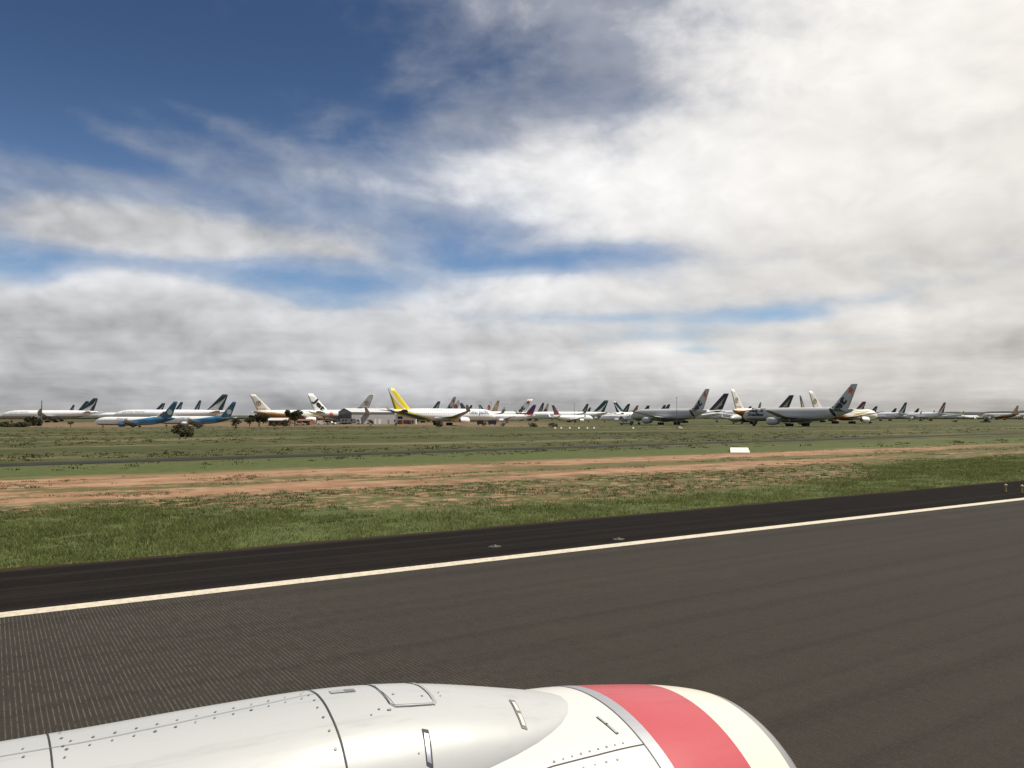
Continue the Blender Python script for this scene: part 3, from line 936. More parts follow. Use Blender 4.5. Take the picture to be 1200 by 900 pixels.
def aircraft(kind, loc, yaw, label, fus_mat=None, fin_mat=None, art=None, group=None, eng_mat=None, wing_mat=None, tailplane_mat=None, wl_mat=None, gear=True, covers=False, wl=None):
    T = dict(TYPES[kind])
    if wl is not None: T['wl'] = wl
    L, R, S, H, zc = T['L'], T['R'], T['S'], T['H'], T['zc']
    fus_mat = fus_mat or PW; fin_mat = fin_mat or fus_mat; eng_mat = eng_mat or PW; wing_mat = wing_mat or WING
    root = empty('parked_airliner', loc, yaw, label, 'airliner', group)
    # fuselage
    mb = MB(); n = 20
    ts = np.unique(np.concatenate([FT, np.linspace(.2, .98, 24)]))
    ts = [t for i, t in enumerate(ts)]
    for t in ts:
        x = L/2 - t * L; r, c = fus_at(T, x)
        for i in range(n):
            a = 2*PI*i/n
            mb.v.append((x, r * math.cos(a), c + r * math.sin(a) * 1.02))
    for j in range(len(ts)-1):
        for i in range(n):
            k = (i+1) % n; mb.f.append((j*n+i, (j+1)*n+i, (j+1)*n+k, j*n+k))
    mb.f.append(tuple(range(n))); mb.f.append(tuple(range((len(ts)-1)*n + n-1, (len(ts)-1)*n-1, -1)))
    fus = mb.build('fuselage', fus_mat, root, True)
    # belly fairing between the wings
    bf = MB()
    ks = np.linspace(-1, 1, 11)
    for q in ks:
        w = math.sqrt(max(0, 1 - abs(q) ** 3)); x = .02 * L + q * .15 * L
        for i in range(10):
            a = PI + PI * i / 9
            bf.v.append((x, (R * 1.03) * math.cos(a), zc - R * .55 + R * .62 * w * math.sin(a) * 1.0))
    for j in range(10):
        for i in range(9): bf.f.append((j*10+i, j*10+i+1, (j+1)*10+i+1, (j+1)*10+i))
    bf.build('wing_box', fus_mat if fus_mat is not PW else PW, root, True)
    # flight deck glazing and the line of cabin windows
    for sd_ in (1, -1):
        xs = [L/2 - L * q for q in (.030, .038, .046, .054)] if L > 45 else [L/2 - L * q for q in (.034, .045, .055, .066)]
        pts = [(xs[0], .20), (xs[3], .34), (xs[3], .05), (xs[0], -.02)]
        v = []
        for x, q in pts:
            r, c = fus_at(T, x); z = c + r * (q + .22)
            v.append((x, sd_ * (fus_y(T, x, z) + .02), z))
        mesh_obj('cockpit_window', v, [(0,1,2,3)], GLASS, root)
        wb = MB(); dx = 1.06 if L > 45 else .9
        x = L/2 - .105 * L
        while x > -L/2 + .20 * L:
            z = zc + R * .20
            y0, y1 = fus_y(T, x, z - .17) + .015, fus_y(T, x, z + .17) + .015
            wb.add([(x, sd_*y0, z-.17), (x-.28, sd_*y0, z-.17), (x-.28, sd_*y1, z+.17), (x, sd_*y1, z+.17)], [(0,1,2,3)])
            x -= dx
        w = wb.build('cabin_windows', WINDOW, root); w['kind'] = 'stuff'
    # wings, winglets, engines
    xr = .105 * L; cr = .175 * L if L > 45 else .17 * L; zw = zc - R * .55
    tipx = xr - (S/2 - R) * .60; ct = .040 * L; dz = (S/2) * .105
    for sd_ in (1, -1):
        yk = .34 * S/2; qk = (yk - R*.6) / (S/2 - R*.6)
        lek = xr + (tipx - xr) * qk; tek = xr - cr * .98; zk = zw + dz * qk * .8
        wm = MB()
        wm.add(*lift_section((sd_*R*.6, xr, xr - cr, zw), (sd_*yk, lek, tek, zk), 1.35 * R/2.9, .75 * R/2.9))
        wm.add(*lift_section((sd_*(yk-.02), lek, tek, zk), (sd_*S/2, tipx, tipx - ct, zw + dz), .76 * R/2.9, .22))
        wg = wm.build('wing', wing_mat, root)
        if T['wl'] > 0:
            y1 = S/2 + T['wl'] * .35; z1 = zw + dz + T['wl']
            MB().add([(tipx, sd_*S/2, zw+dz-.05), (tipx-ct, sd_*S/2, zw+dz-.05), (tipx-ct-1.0, sd_*y1, z1), (tipx-ct*.55-.9, sd_*y1, z1),
                      (tipx, sd_*(S/2+.15), zw+dz-.05), (tipx-ct, sd_*(S/2+.15), zw+dz-.05), (tipx-ct-1.0, sd_*(y1+.10), z1), (tipx-ct*.55-.9, sd_*(y1+.10), z1)],
                     [(0,1,2,3),(7,6,5,4),(0,4,5,1),(1,5,6,2),(2,6,7,3),(3,7,4,0)]).build('winglet', wl_mat or WLM, wg)
        er, ey = T['er'], T['ey']
        qe = (ey - R*.6) / (S/2 - R*.6)
        ex = xr + (tipx - xr) * qe + er * 2.3; ez = zw + dz * qe * .8 - er * 1.05 - .12 * R
        ez = max(ez, er + .55)
        em = MB(); em.lathe_x([(-er*2.1, er*.62), (-er*1.3, er*.86), (-er*.3, er), (er*.6, er*1.0), (er*1.15, er*.93), (er*1.3, er*.86), (er*1.22, er*.80), (er*.6, er*.78)], ex - er*.9, sd_*ey, ez, 18)
        en = em.build('engine', eng_mat, root, True)
        MB().lathe_x([(er*.55, .001), (er*.54, er*.79)], ex - er*.9, sd_*ey, ez, 18).build('fan', FAND if not covers else covers, en)
        MB().lathe_x([(-er*2.09, er*.61), (-er*2.2, er*.40), (-er*3.0, .03)], ex - er*.9, sd_*ey, ez, 14).build('exhaust', METAL, en, True)
        zl = zw + dz * qe * .8
        MB().prism([(ex - er*.2, ez + er*.9), (ex - er*2.6, zl + .25), (ex - er*4.2, zl + .1), (ex - er*3.2, ez + er*.55)], sd_*ey - .18, sd_*ey + .18).build('pylon', eng_mat, en)
    # tail
    tz = zc + R * .42; tr = -L/2 + .150 * L; tcr = .095 * L; ts_ = S * .165
    for sd_ in (1, -1):
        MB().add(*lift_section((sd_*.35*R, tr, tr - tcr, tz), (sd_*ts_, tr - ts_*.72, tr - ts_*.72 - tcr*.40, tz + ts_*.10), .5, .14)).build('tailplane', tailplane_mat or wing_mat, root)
    zr, zt, rle, rte, tle, tte = fin_geom(T)
    V, F = [], []; qs = np.linspace(0, 1, 7); ss = [0, .03, .10, .22, .38, .6, .82, 1.0]
    for q in qs:
        z = zr + (zt - zr) * q; le, te = rle + (tle-rle)*q, rte + (tte-rte)*q
        ring = [(le + (te-le)*s, fin_half(T, le + (te-le)*min(max(s, .0005), .9995), z)) for s in ss]
        V += [(x, y, z) for x, y in ring] + [(x, -y, z) for x, y in ring[-2:0:-1]]
    k = 2 * len(ss) - 2
    for j in range(len(qs)-1):
        for i in range(k): F.append((j*k+i, j*k+(i+1) % k, (j+1)*k+(i+1) % k, (j+1)*k+i))
    F.append(tuple(range((len(qs)-1)*k, len(qs)*k)))
    # dorsal fillet
    fin = mesh_obj('tail_fin', V, F, fin_mat, root, True)
    # undercarriage
    if gear:
        def leg(name, x, y, top, wr, nw, ww):
            lm = MB(); lm.tube((x, y, wr), (x, y, top), .16 * R/2.9 + .04, n=6)
            lm.tube((x + 1.2 * R/2.9, y, top), (x, y, wr + .5), .08, n=5)
            lo = lm.build(name, METAL, root)
            wmx = MB()
            rows = {2: [0], 4: [-1, 1], 6: [-1.9, 0, 1.9]}[nw]
            for rx in rows:
                for yy in (-ww, ww):
                    wmx.tube((x + rx*wr*1.15, y + yy - .2*R/2.9, wr), (x + rx*wr*1.15, y + yy + .2*R/2.9, wr), wr, n=12)
            if len(rows) > 1: wmx.box(x + rows[0]*wr*1.15, x + rows[-1]*wr*1.15, y - .12, y + .12, wr - .12, wr + .12)
            wmx.build('wheels', TYRE, lo)
        leg('nose_gear', L/2 - .105*L, 0, zc - R*.9, .50 * R/2.9, 2, .35 * R/2.9)
        for sd_ in (1, -1):
            leg('main_gear', -.025*L, sd_ * (R*1.75 if L > 45 else 2.85), zw - .1, .66 * R/2.9 + .02, T['nw'], .65 * R/2.9)
    if art: art(T, fus, fin, root)
    return root

def place(kind, facing, tail_px, depth, nose_px=None, away=1, cosang=None):
    """ground position and heading of an aircraft whose tail stands at depth `depth`; away=+1: the nose is farther than the tail"""
    T = TYPES[kind]; L = T['L']; xt = (tail_px - 600) / FPX * depth
    best = None
    for k in range(0, 86):
        th = math.radians(k); c, s = math.cos(th), math.sin(th)
        xn, yn = xt + facing * L * c, depth + away * L * s
        if nose_px is not None: e = abs(600 + FPX * xn / yn - nose_px)
        else: e = abs(c - cosang)
        if best is None or e < best[0]: best = (e, th)
    th = best[1]
    dx, dy = facing * math.cos(th), away * math.sin(th)
    cx, cy = xt + dx * L / 2, depth + dy * L / 2
    return (cx, cy, ground_z(cx, cy)), math.atan2(dy, dx)

# ---- paint schemes -------------------------------------------------
GREEN = flat('fin_dark_green', (.020, .052, .056), .35)
BRUSH = flat('brush_mark_white', (.78, .79, .76), .4)
NAVY = flat('fin_navy', (.030, .032, .045), .35)
GOLD = flat('fin_gold', (.42, .36, .24), .45)
CREAM = flat('fin_cream', (.72, .69, .62), .4)
BROWN = flat('emblem_brown', (.26, .17, .08), .5)
DKRED = flat('fin_dark_red', (.20, .035, .045), .4)
RED = flat('fin_red', (.55, .06, .05), .4)
TAN = flat('fin_tan', (.55, .38, .20), .45)
PURPLE = flat('fin_purple', (.10, .055, .16), .4)
YELLOW = flat('fin_yellow', (.76, .60, .03), .4)
TEAL = flat('fin_teal', (.035, .12, .19), .35)
PEARL = flat('fin_mark_cream', (.62, .62, .52), .45)
SILVER = flat('aircraft_silver', (.53, .52, .50), .38, .05, vary=.06)
ORANGE = flat('star_orange', (.62, .15, .07), .5)
LETTER = flat('titles_grey_green', (.22, .27, .26), .5)
BLUEL = flat('titles_blue', (.05, .14, .30), .5)
WHITE = PW
belly_shade = (.34, .32, .30)  # shade and ground reflection on the lower fuselage, painted as a colour
F_BRUSH = livery('paint_white_grey_belly', belly=belly_shade, belly_z=4.6)

def brush_art(title=None):
    def art(T, fus, fin, root):
        fin_art(T, 'wing_mark', [(.10, .06), (.42, .20), (.66, .55), (.80, .86), (.80, .60), (.70, .30), (.60, .12), (.74, .02), (.40, .08)], BRUSH, fin)
        if title:
            for sd_ in (1, -1):
                x = T['L']/2 - .10 * T['L'] if sd_ > 0 else T['L']/2 - .30 * T['L']
                write(T, title, x, T['zc'] + T['R'] * .42, .20 * T['L'], LETTER, fus, sd_)
    return art

def bird_art(T, fus, fin, root):
    fin_art(T, 'bird_mark', [(.30, .04), (.42, .34), (.58, .66), (.70, .78), (.66, .50), (.78, .34), (.62, .24), (.60, .04)], GOLD, fin)

def crest_art(text='ETIHAD'):
    def art(T, fus, fin, root):
        cx, cz = finpt(T, .54, .47); r = 1.55
        ring_art(T, 'emblem', cx, cz, r * .72, r, BROWN, fin)
        # bird with spread wings inside the ring
        p = [(-.62,.45),(-.30,.55),(-.12,.25),(0,.62),(.12,.25),(.30,.55),(.62,.45),(.36,-.05),(.18,-.2),(.26,-.6),(-.26,-.6),(-.18,-.2),(-.36,-.05)]
        v, f = poly_mesh([(cx + a*r*.9, cz + b*r*.9) for a, b in p], .9)
        for sd_ in (1, -1): plate_on(T, 'emblem', f, v, BROWN, fin, sd_)
        if text:
            xs = finpt(T, .30, .13); xe = finpt(T, .92, .13)
            for sd_ in (1, -1):
                write(T, text, xs[0] if sd_ > 0 else xe[0], xs[1] - .35, abs(xs[0]-xe[0]), BROWN, fin, sd_)
    return art

def jet_art(star_m, letter_m, big=False, titles=None):
    def art(T, fus, fin, root):
        zr, zt, rle, rte, tle, tte = fin_geom(T)
        a = math.atan2(zt - zr, rle - tle)
        for sd_ in (1, -1):
            if sd_ > 0:   # reads upwards along the leading edge
                write(T, 'Jet', rle - 1.5, zr - 3.25, 9.2, letter_m, fin, 1, a, .10, .04, .66, 'fin_lettering')
                sx, sz = finpt(T, .52, .75)
            else:
                write(T, 'Jet', tle - .25, zt - 3.9, 8.6, letter_m, fin, -1, -a, .0, .04, .58, 'fin_lettering')
                sx, sz = rle + .6, zr - 1.3
            pts = []
            for i in range(10):
                rr = 1.85 if i % 2 == 0 else .9
                t_ = PI/2 + i * PI/5 + .35
                pts.append((sx + rr * math.cos(t_) * .8, sz + rr * math.sin(t_)))
            v, f = poly_mesh(pts, 1.0)
            plate_on(T, 'star_mark', f, v, star_m, fin, sd_)
            if titles:
                z = T['zc'] + T['R'] * .40
                for k, (txt, ln, tl) in enumerate(titles):
                    xx = T['L']/2 - (.085 + .02*k*0) * T['L'] if sd_ > 0 else T['L']/2 - .085*T['L'] - ln
                    write(T, txt, xx, z - k * 1.75, ln, letter_m, fus, sd_, 0, 0, .045, tl)
    return art

def two_tone(lower, upper_mat=None, mark=None, q=.45):
    """fin with a differently coloured lower part"""
    def art(T, fus, fin, root):
        fin_art(T, 'fin_flash', [(.0, .0), (.04, q), (.55, q + .18), (.97, q * .8), (.97, .0)], lower, fin)
        if mark: fin_art(T, 'fin_mark', [(.30, .50), (.50, .78), (.72, .60), (.52, .42)], mark, fin)
    return art

def dot_art(m):
    def art(T, fus, fin, root):
        cx, cz = finpt(T, .58, .36); ring_art(T, 'emblem', cx, cz, .02, 1.25, m, fin)
        for sd_ in (1, -1):
            x = T['L']/2 - .30 * T['L'] if sd_ > 0 else T['L']/2 - .45 * T['L']
            write(T, 'OMAN AIR', x, T['zc'] + T['R'] * .38, 5.4, BLUEL, fus, sd_)
    return art

def spot_art(m, r=1.5, s=.55, q=.5):
    def art(T, fus, fin, root):
        cx, cz = finpt(T, s, q); ring_art(T, 'emblem', cx, cz, .3, r, m, fin)
        fin_art(T, 'emblem_bar', [(.25, .2), (.8, .32), (.8, .22), (.3, .1)], m, fin)
    return art

# blue-tailed short jets: white in front, teal sweeping over the rear and along the waist
def teal_extra(t, x, y, z, c):
    wave = t.add(2.95, t.mul(t.m('MULTIPLY', t.step(x, 8, -16), 1.0), 2.7))
    low = t.mul(t.step(x, 9.0, 3.0), t.step(t.sub(z, wave), .35, -.35))
    low2 = t.mul(low, t.step(z, t.add(1.9, 0.0), t.add(2.1, 0.0)))
    c = t.mix(low2, c, (.040, .200, .400))
    return t.mix(t.step(t.add(x, t.mul(z, -.9)), -12.5, -15.5), c, (.030, .115, .185))
F_TEAL = livery('paint_white_teal_rear', base=(.85,.85,.82), belly=(.30,.31,.32), belly_z=1.9, extra=teal_extra)

def orange_extra(t, x, y, z, c):
    e = t.add(z, t.mul(x, .115))
    nz = t.mul(t.sub(t.noise(t.vec(x, t.mul(y, .3), z), .18, 3), .5), 1.6)
    f = t.step(t.add(e, nz), 4.9, 4.0)
    c = t.mix(f, c, (.50, .25, .085))
    c = t.mix(t.mul(f, t.step(t.add(e, nz), 3.6, 2.4)), c, (.26, .085, .035))
    return t.mix(t.mul(t.step(t.m('ABSOLUTE', t.sub(t.add(z, t.mul(x, -.16)), 4.3)), .55, .3), t.mul(t.step(x, 2, 5), t.step(x, 22, 19))), c, (.66, .46, .08))
F_ORANGE = livery('paint_white_orange_sweep', base=(.85,.81,.73), extra=orange_extra)

def cebu_extra(t, x, y, z, c):
    # teal, yellow and dark green bands sweeping under the tail
    e = t.add(z, t.mul(x, .24))
    c = t.mix(t.mul(t.step(x, -7, -12), t.step(e, 1.3, .4)), c, (.58, .50, .045))
    c = t.mix(t.mul(t.step(x, -8, -11), t.mul(t.step(e, .35, .1), t.step(z, 2.6, 2.9))), c, (.020, .075, .095))
    c = t.mix(t.mul(t.step(e, -.95, -1.15), t.step(e, -1.75, -1.55)), c, (.62, .50, .03))
    c = t.mix(t.mul(t.step(e, -1.75, -1.9), t.step(x, -10, -14)), c, (.030, .16, .15))
    c = t.mix(t.mul(t.step(e, -2.5, -2.7), t.step(x, -10, -14)), c, (.022, .055, .065))
    c = t.mix(t.mul(t.step(x, -19.0, -22.5), t.step(z, 5.9, 6.5)), c, (.70, .50, .035))
    c = t.mix(t.mul(t.step(x, -29.5, -30.1), 1.0), c, (.03, .15, .32))
    c = t.mix(t.mul(t.mul(t.step(x, -10.5, -10), t.step(x, -3, -3.5)), t.mul(t.step(z, 6.7, 6.9), t.step(z, 7.6, 7.4))), c, (.25, .48, .36))
    c = t.mix(t.mul(t.mul(t.step(x, -3, 1), t.step(x, 6.5, 5.5)), t.mul(t.step(z, 3.9, 3.5), t.step(z, 2.4, 2.7))), c, (.66, .55, .05))
    return c
F_CEBU = livery('paint_white_yellow_teal_rear', extra=cebu_extra)
def cebu_art(T, fus, fin, root):
    fin_art(T, 'fin_stripe', [(.50, 1.0), (.96, 1.0), (.93, .80), (.80, .52), (.62, .22), (.40, .0), (.30, .0), (.42, .22), (.55, .52), (.62, .80)], flat('fin_stripe_pale', (.70, .70, .66), .4), fin)
    for sd_ in (1, -1):
        x = T['L']/2 - .10 * T['L'] if sd_ > 0 else T['L']/2 - .30 * T['L']
        write(T, 'cebu pacific', x, T['zc'] + T['R'] * .12, .20 * T['L'], BLUEL, fus, sd_, 0, 0, .015, 1.15)
F_SILVER = livery('paint_silver', base=(.53,.52,.50), rough=.38, metal=.05, belly=(.25,.25,.25), belly_z=3.4)

ROW = 'airliners stored in rows across the field'
def fly(kind, facing, tail_px, depth, label, nose=None, away=1, cosang=.95, **kw):
    loc, yaw = place(kind, facing, tail_px, depth, nose, away, cosang)
    return aircraft(kind, loc, yaw, label, group=ROW, **kw)

# --- far left group
fly('a350', -1, 114.5, 560, 'white airliner at the left edge of the photo, nearest of the three with green fins', cosang=1.0, fus_mat=F_BRUSH, fin_mat=GREEN, art=brush_art('CATHAY PACIFIC'))
fly('a330', -1, 103, 668, 'airliner with green fin, middle one of three fins at the far left', cosang=.97, fin_mat=GREEN, art=brush_art())
fly('a330', -1, 87, 885, 'smallest and farthest of the three green fins at the far left', cosang=.9, fin_mat=GREEN, art=brush_art())
fly('a330', -1, 192.5, 770, 'airliner whose white nose shows left of the big green-finned jet', nose=107, fin_mat=GREEN, art=brush_art())
fly('b773', -1, 266, 519, 'long white airliner with green fin behind the two blue-tailed jets', nose=131, fus_mat=F_BRUSH, fin_mat=GREEN, art=brush_art('CATHAY PACIFIC'))
fly('a330', -1, 213.5, 715, 'green fin showing just right of the nearest blue tail', cosang=.9, fin_mat=GREEN, art=brush_art())
fly('a330', -1, 235, 640, 'green fin standing between the nearest blue tail and the tallest green fin', cosang=.8, fin_mat=GREEN, art=brush_art())
fly('b737', -1, 205, 378, 'short jet with dark blue tail and teal rear, in the hollow nearest on the left', nose=112, fus_mat=F_TEAL, fin_mat=TEAL, art=dot_art(PEARL), wl=0, tailplane_mat=TEAL, wing_mat=flat('wing_pale', (.62,.62,.60), .4), eng_mat=TEAL)
fly('b737', -1, 274, 402, 'short blue-tailed jet parked behind the hollow, white tailplane towards the trees', nose=186, fus_mat=F_TEAL, fin_mat=TEAL, art=dot_art(PEARL), wl=0, wing_mat=MATS['wing_pale'])
# --- around the hangar
fly('b787', 1, 297, 463, 'white and orange airliner facing right behind the bushes, left of the hangar', cosang=.94, fus_mat=F_ORANGE, fin_mat=CREAM, art=crest_art(), tailplane_mat=PW)
fly('a330', 1, 362.5, 452, 'white airliner with black letters on its fin, nose hidden by the hangar', cosang=.80, fus_mat=livery('paint_white_silver_waist', belly=(.45,.45,.46), belly_z=4.7), fin_mat=PW, art=jet_art(ORANGE, BLACK))
fly('b777', -1, 435, 517, 'cream fin with a brown ring rising behind the hangar roof', cosang=.93, fus_mat=F_ORANGE, fin_mat=CREAM, art=crest_art())
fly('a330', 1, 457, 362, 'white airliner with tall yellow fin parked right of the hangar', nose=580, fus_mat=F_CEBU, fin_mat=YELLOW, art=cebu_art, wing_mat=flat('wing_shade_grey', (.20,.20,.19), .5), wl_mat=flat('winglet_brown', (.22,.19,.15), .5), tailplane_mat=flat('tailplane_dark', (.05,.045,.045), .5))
# --- fins behind the yellow-finned airliner
fly('a330', -1, 515, 680, 'green and white fin, first one right of the yellow fin', cosang=.8, fin_mat=GREEN, art=brush_art())
fly('b787', -1, 532.5, 525, 'grey fin with red star and black letters behind the yellow-finned airliner', cosang=.70, fus_mat=F_SILVER, fin_mat=SILVER, art=jet_art(RED, BLACK))
fly('a330', -1, 538, 640, 'white fin with red mark beside the grey fin', cosang=.75, fin_mat=PW, art=spot_art(RED, 1.9))
fly('a330', 1, 539.5, 735, 'dark fin leaning left beside the dark winglet of the yellow-finned airliner', cosang=.7, fin_mat=NAVY)
fly('a330', -1, 553, 900, 'small dark fin above the lettering of the yellow-finned airliner', cosang=.7, fin_mat=GREEN, art=brush_art())
fly('a330', 1, 561.5, 860, 'small dark green fin leaning left above the lettering of the yellow-finned airliner', cosang=.7, fin_mat=GREEN, art=brush_art())
fly('a330', -1, 576, 690, 'pale fin with red mark left of the tan fin', cosang=.6, fin_mat=PW, art=spot_art(RED, 2.0))
fly('a330', -1, 584.5, 650, 'tan fin above the nose of the yellow-finned airliner', cosang=.6, fin_mat=TAN, art=spot_art(flat('fin_gold_mark', (.70,.50,.22), .4), 1.8))
fly('a320', -1, 591.5, 640, 'small white fin just right of the tan fin', cosang=.8, fin_mat=PW, art=spot_art(BLUEL, .9))
# --- centre group
fly('a330', -1, 622, 597, 'white airliner with red star and black letters on a white fin, centre of the row', cosang=1.0, fin_mat=PW, art=jet_art(RED, BLACK))
fly('a320', -1, 627, 512, 'low white jet with purple and red fin in front of the star-finned airliner', cosang=1.0, fin_mat=PURPLE, art=two_tone(DKRED, q=.30))
fly('a330', -1, 637, 760, 'dark fin with grey mark just left of the yellow-tipped fin', cosang=.55, fin_mat=NAVY, art=bird_art)
fly('a330', -1, 642.5, 800, 'yellow-tipped cream fin with purple base in the centre', cosang=.5, fin_mat=TAN, art=two_tone(PURPLE, mark=YELLOW, q=.34))
fly('b737', 1, 648, 552, 'white jet facing right with a dark brown and red fin', nose=694, fin_mat=flat('fin_dark_slate', (.045,.055,.055), .4), art=two_tone(flat('fin_maroon', (.16,.05,.045), .4), q=.5), wl_mat=PW)
fly('a330', -1, 711.5, 633, 'long white airliner with green fin behind the right-facing brown-finned jet', cosang=1.0, fin_mat=GREEN, art=brush_art())
fly('a330', -1, 689, 815, 'dark fin seen above the middle of a long white fuselage', cosang=.6, fin_mat=NAVY, art=bird_art)
fly('a330', -1, 692, 1130, 'tiny dark fin just right of a larger dark fin', cosang=.6, fin_mat=NAVY)
fly('a330', 1, 720, 690, 'green fin leaning left, its airliner facing right behind the stairs', cosang=.86, fin_mat=GREEN, art=brush_art())
fly('a320', -1, 760, 560, 'white jet with rounded nose left of the boarding stairs', nose=703, fin_mat=NAVY)
fly('a330', -1, 737.5, 815, 'dark fin right of the left-leaning green fin', cosang=.7, fin_mat=NAVY, art=bird_art)
fly('a330', -1, 747.5, 930, 'small reddish tan fin above the nose of the left silver airliner', cosang=.6, fin_mat=flat('fin_rust', (.33,.14,.07), .4))
# --- the two silver airliners
fly('b787', -1, 828, 374, 'left one of the two silver airliners with black lettering, boarding stairs at its nose', nose=741, fus_mat=F_SILVER, fin_mat=SILVER, art=jet_art(ORANGE, BLACK), wing_mat=MATS['wing_pale'], eng_mat=SILVER, covers=flat('engine_cover_blue', (.05,.09,.22), .6))
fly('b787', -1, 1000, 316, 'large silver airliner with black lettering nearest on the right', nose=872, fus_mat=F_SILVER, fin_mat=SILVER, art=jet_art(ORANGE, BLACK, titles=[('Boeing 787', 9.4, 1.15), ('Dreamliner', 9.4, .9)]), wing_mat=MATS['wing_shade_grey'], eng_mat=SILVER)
fly('a330', -1, 779.5, 900, 'tiny dark fin above the back of the left silver airliner, left of two', cosang=.6, fin_mat=NAVY)
fly('a330', -1, 784.5, 845, 'small dark fin above the back of the left silver airliner, right of two', cosang=.6, fin_mat=NAVY)
fly('b777', -1, 850.5, 500, 'airliner with navy and gold fin between the two silver airliners', cosang=.80, fin_mat=NAVY, art=bird_art)
fly('b777', 1, 859, 420, 'cream fin with ring mark leaning left behind the nose of the nearest silver airliner', cosang=.72, fus_mat=F_ORANGE, fin_mat=CREAM, art=crest_art())
fly('b737', -1, 891, 470, 'grey-nosed jet peeping out left of the nearest silver airliner', nose=855, away=-1, fus_mat=F_SILVER, fin_mat=NAVY)
fly('a330', -1, 880, 1010, 'tiny dark fin above the nose of the nearest silver airliner', cosang=.6, fin_mat=NAVY)
fly('b777', -1, 927, 540, 'navy and gold fin leaning right above the back of the nearest silver airliner', cosang=.7, fin_mat=NAVY, art=bird_art)
fly('b777', 1, 938, 548, 'navy and gold fin leaning left above the back of the nearest silver airliner', cosang=.6, fin_mat=NAVY, art=bird_art)
fly('b777', 1, 950.5, 452, 'cream airliner with brown ring on its fin, nose right of the nearest silver tail', nose=1026, fus_mat=F_ORANGE, fin_mat=CREAM, art=crest_art(None))
# --- far right
fly('a330', -1, 1013.5, 690, 'dark red and white fin just right of the nearest silver tail', cosang=.6, fin_mat=DKRED, art=brush_art())
fly('a330', -1, 1027.5, 1010, 'tiny grey-green fin right of the red and white fin', cosang=.6, fin_mat=GREEN, art=brush_art())
fly('a330', -1, 1062, 735, 'white airliner with green and white fin standing alone on the right', nose=1012, fin_mat=GREEN, art=brush_art())
fly('a330', -1, 1050, 1250, 'tiny dark fin left of the lone green and white fin', cosang=.6, fin_mat=NAVY)
fly('a330', -1, 1076.5, 1280, 'tiny dark fin over the nose of the red-finned white airliner', cosang=.6, fin_mat=NAVY)
fly('a330', -1, 1107.5, 735, 'white airliner with dark red and white fin on the right', nose=1066, fin_mat=DKRED, art=brush_art())
fly('a320', -1, 1095, 1000, 'small white jet with yellowish fin below the red-finned airliner', nose=1073, fin_mat=flat('fin_straw', (.55,.48,.25), .4))
fly('a320', 1, 1125.5, 1150, 'small jet with straw coloured fin, left of the pair before the dark hill', nose=1147, fin_mat=MATS['fin_straw'])
fly('a320', 1, 1150.5, 1130, 'small jet with straw coloured fin, right of the pair before the dark hill', nose=1163, fin_mat=MATS['fin_straw'])
fly('a330', -1, 1193, 950, 'cream and orange airliner with tan fin near the right edge', nose=1161, fus_mat=F_ORANGE, fin_mat=TAN)
fly('a330', -1, 1236, 930, 'white airliner cut off by the right edge of the photo', nose=1193, fus_mat=F_ORANGE, fin_mat=TAN)

# ================================================================= BUILDINGS AND VEHICLES BY THE HANGAR
def corrug(name, col, axis=0, pitch=.35):
    def sh(t, b):
        tc = t.new('ShaderNodeTexCoord'); c3 = t.xyz(tc.outputs['Object'])
        w = t.m('SINE', t.mul(c3[axis], 2 * PI / pitch))
        nz = t.noise(tc.outputs['Object'], .5, 5, .6)
        c = t.mix(t.mul(t.step(nz, .4, .75), .4), col, tuple(q * .68 for q in col))
        t.l.new(c, b.inputs['Base Color']); b.inputs['Roughness'].default_value = .5
        bp = t.new('ShaderNodeBump'); bp.inputs['Strength'].default_value = .4; bp.inputs['Distance'].default_value = .04
        t.l.new(w, bp.inputs['Height']); t.l.new(bp.outputs[0], b.inputs['Normal'])
    return mat(name, build=sh)
ROOF = corrug('pale_roof_sheet', (.58, .58, .56)); WALLC = corrug('grey_wall_sheet', (.40, .395, .385))
GABLE = corrug('dark_gable_sheet', (.10, .105, .11), 1)
BRICK = flat('brick_red', (.20, .085, .06), .9, vary=.25, vs=2.0)
DARKOPEN = flat('dark_opening', (.02, .02, .02), .9)
DOORW = flat('door_white', (.62, .62, .60), .5)

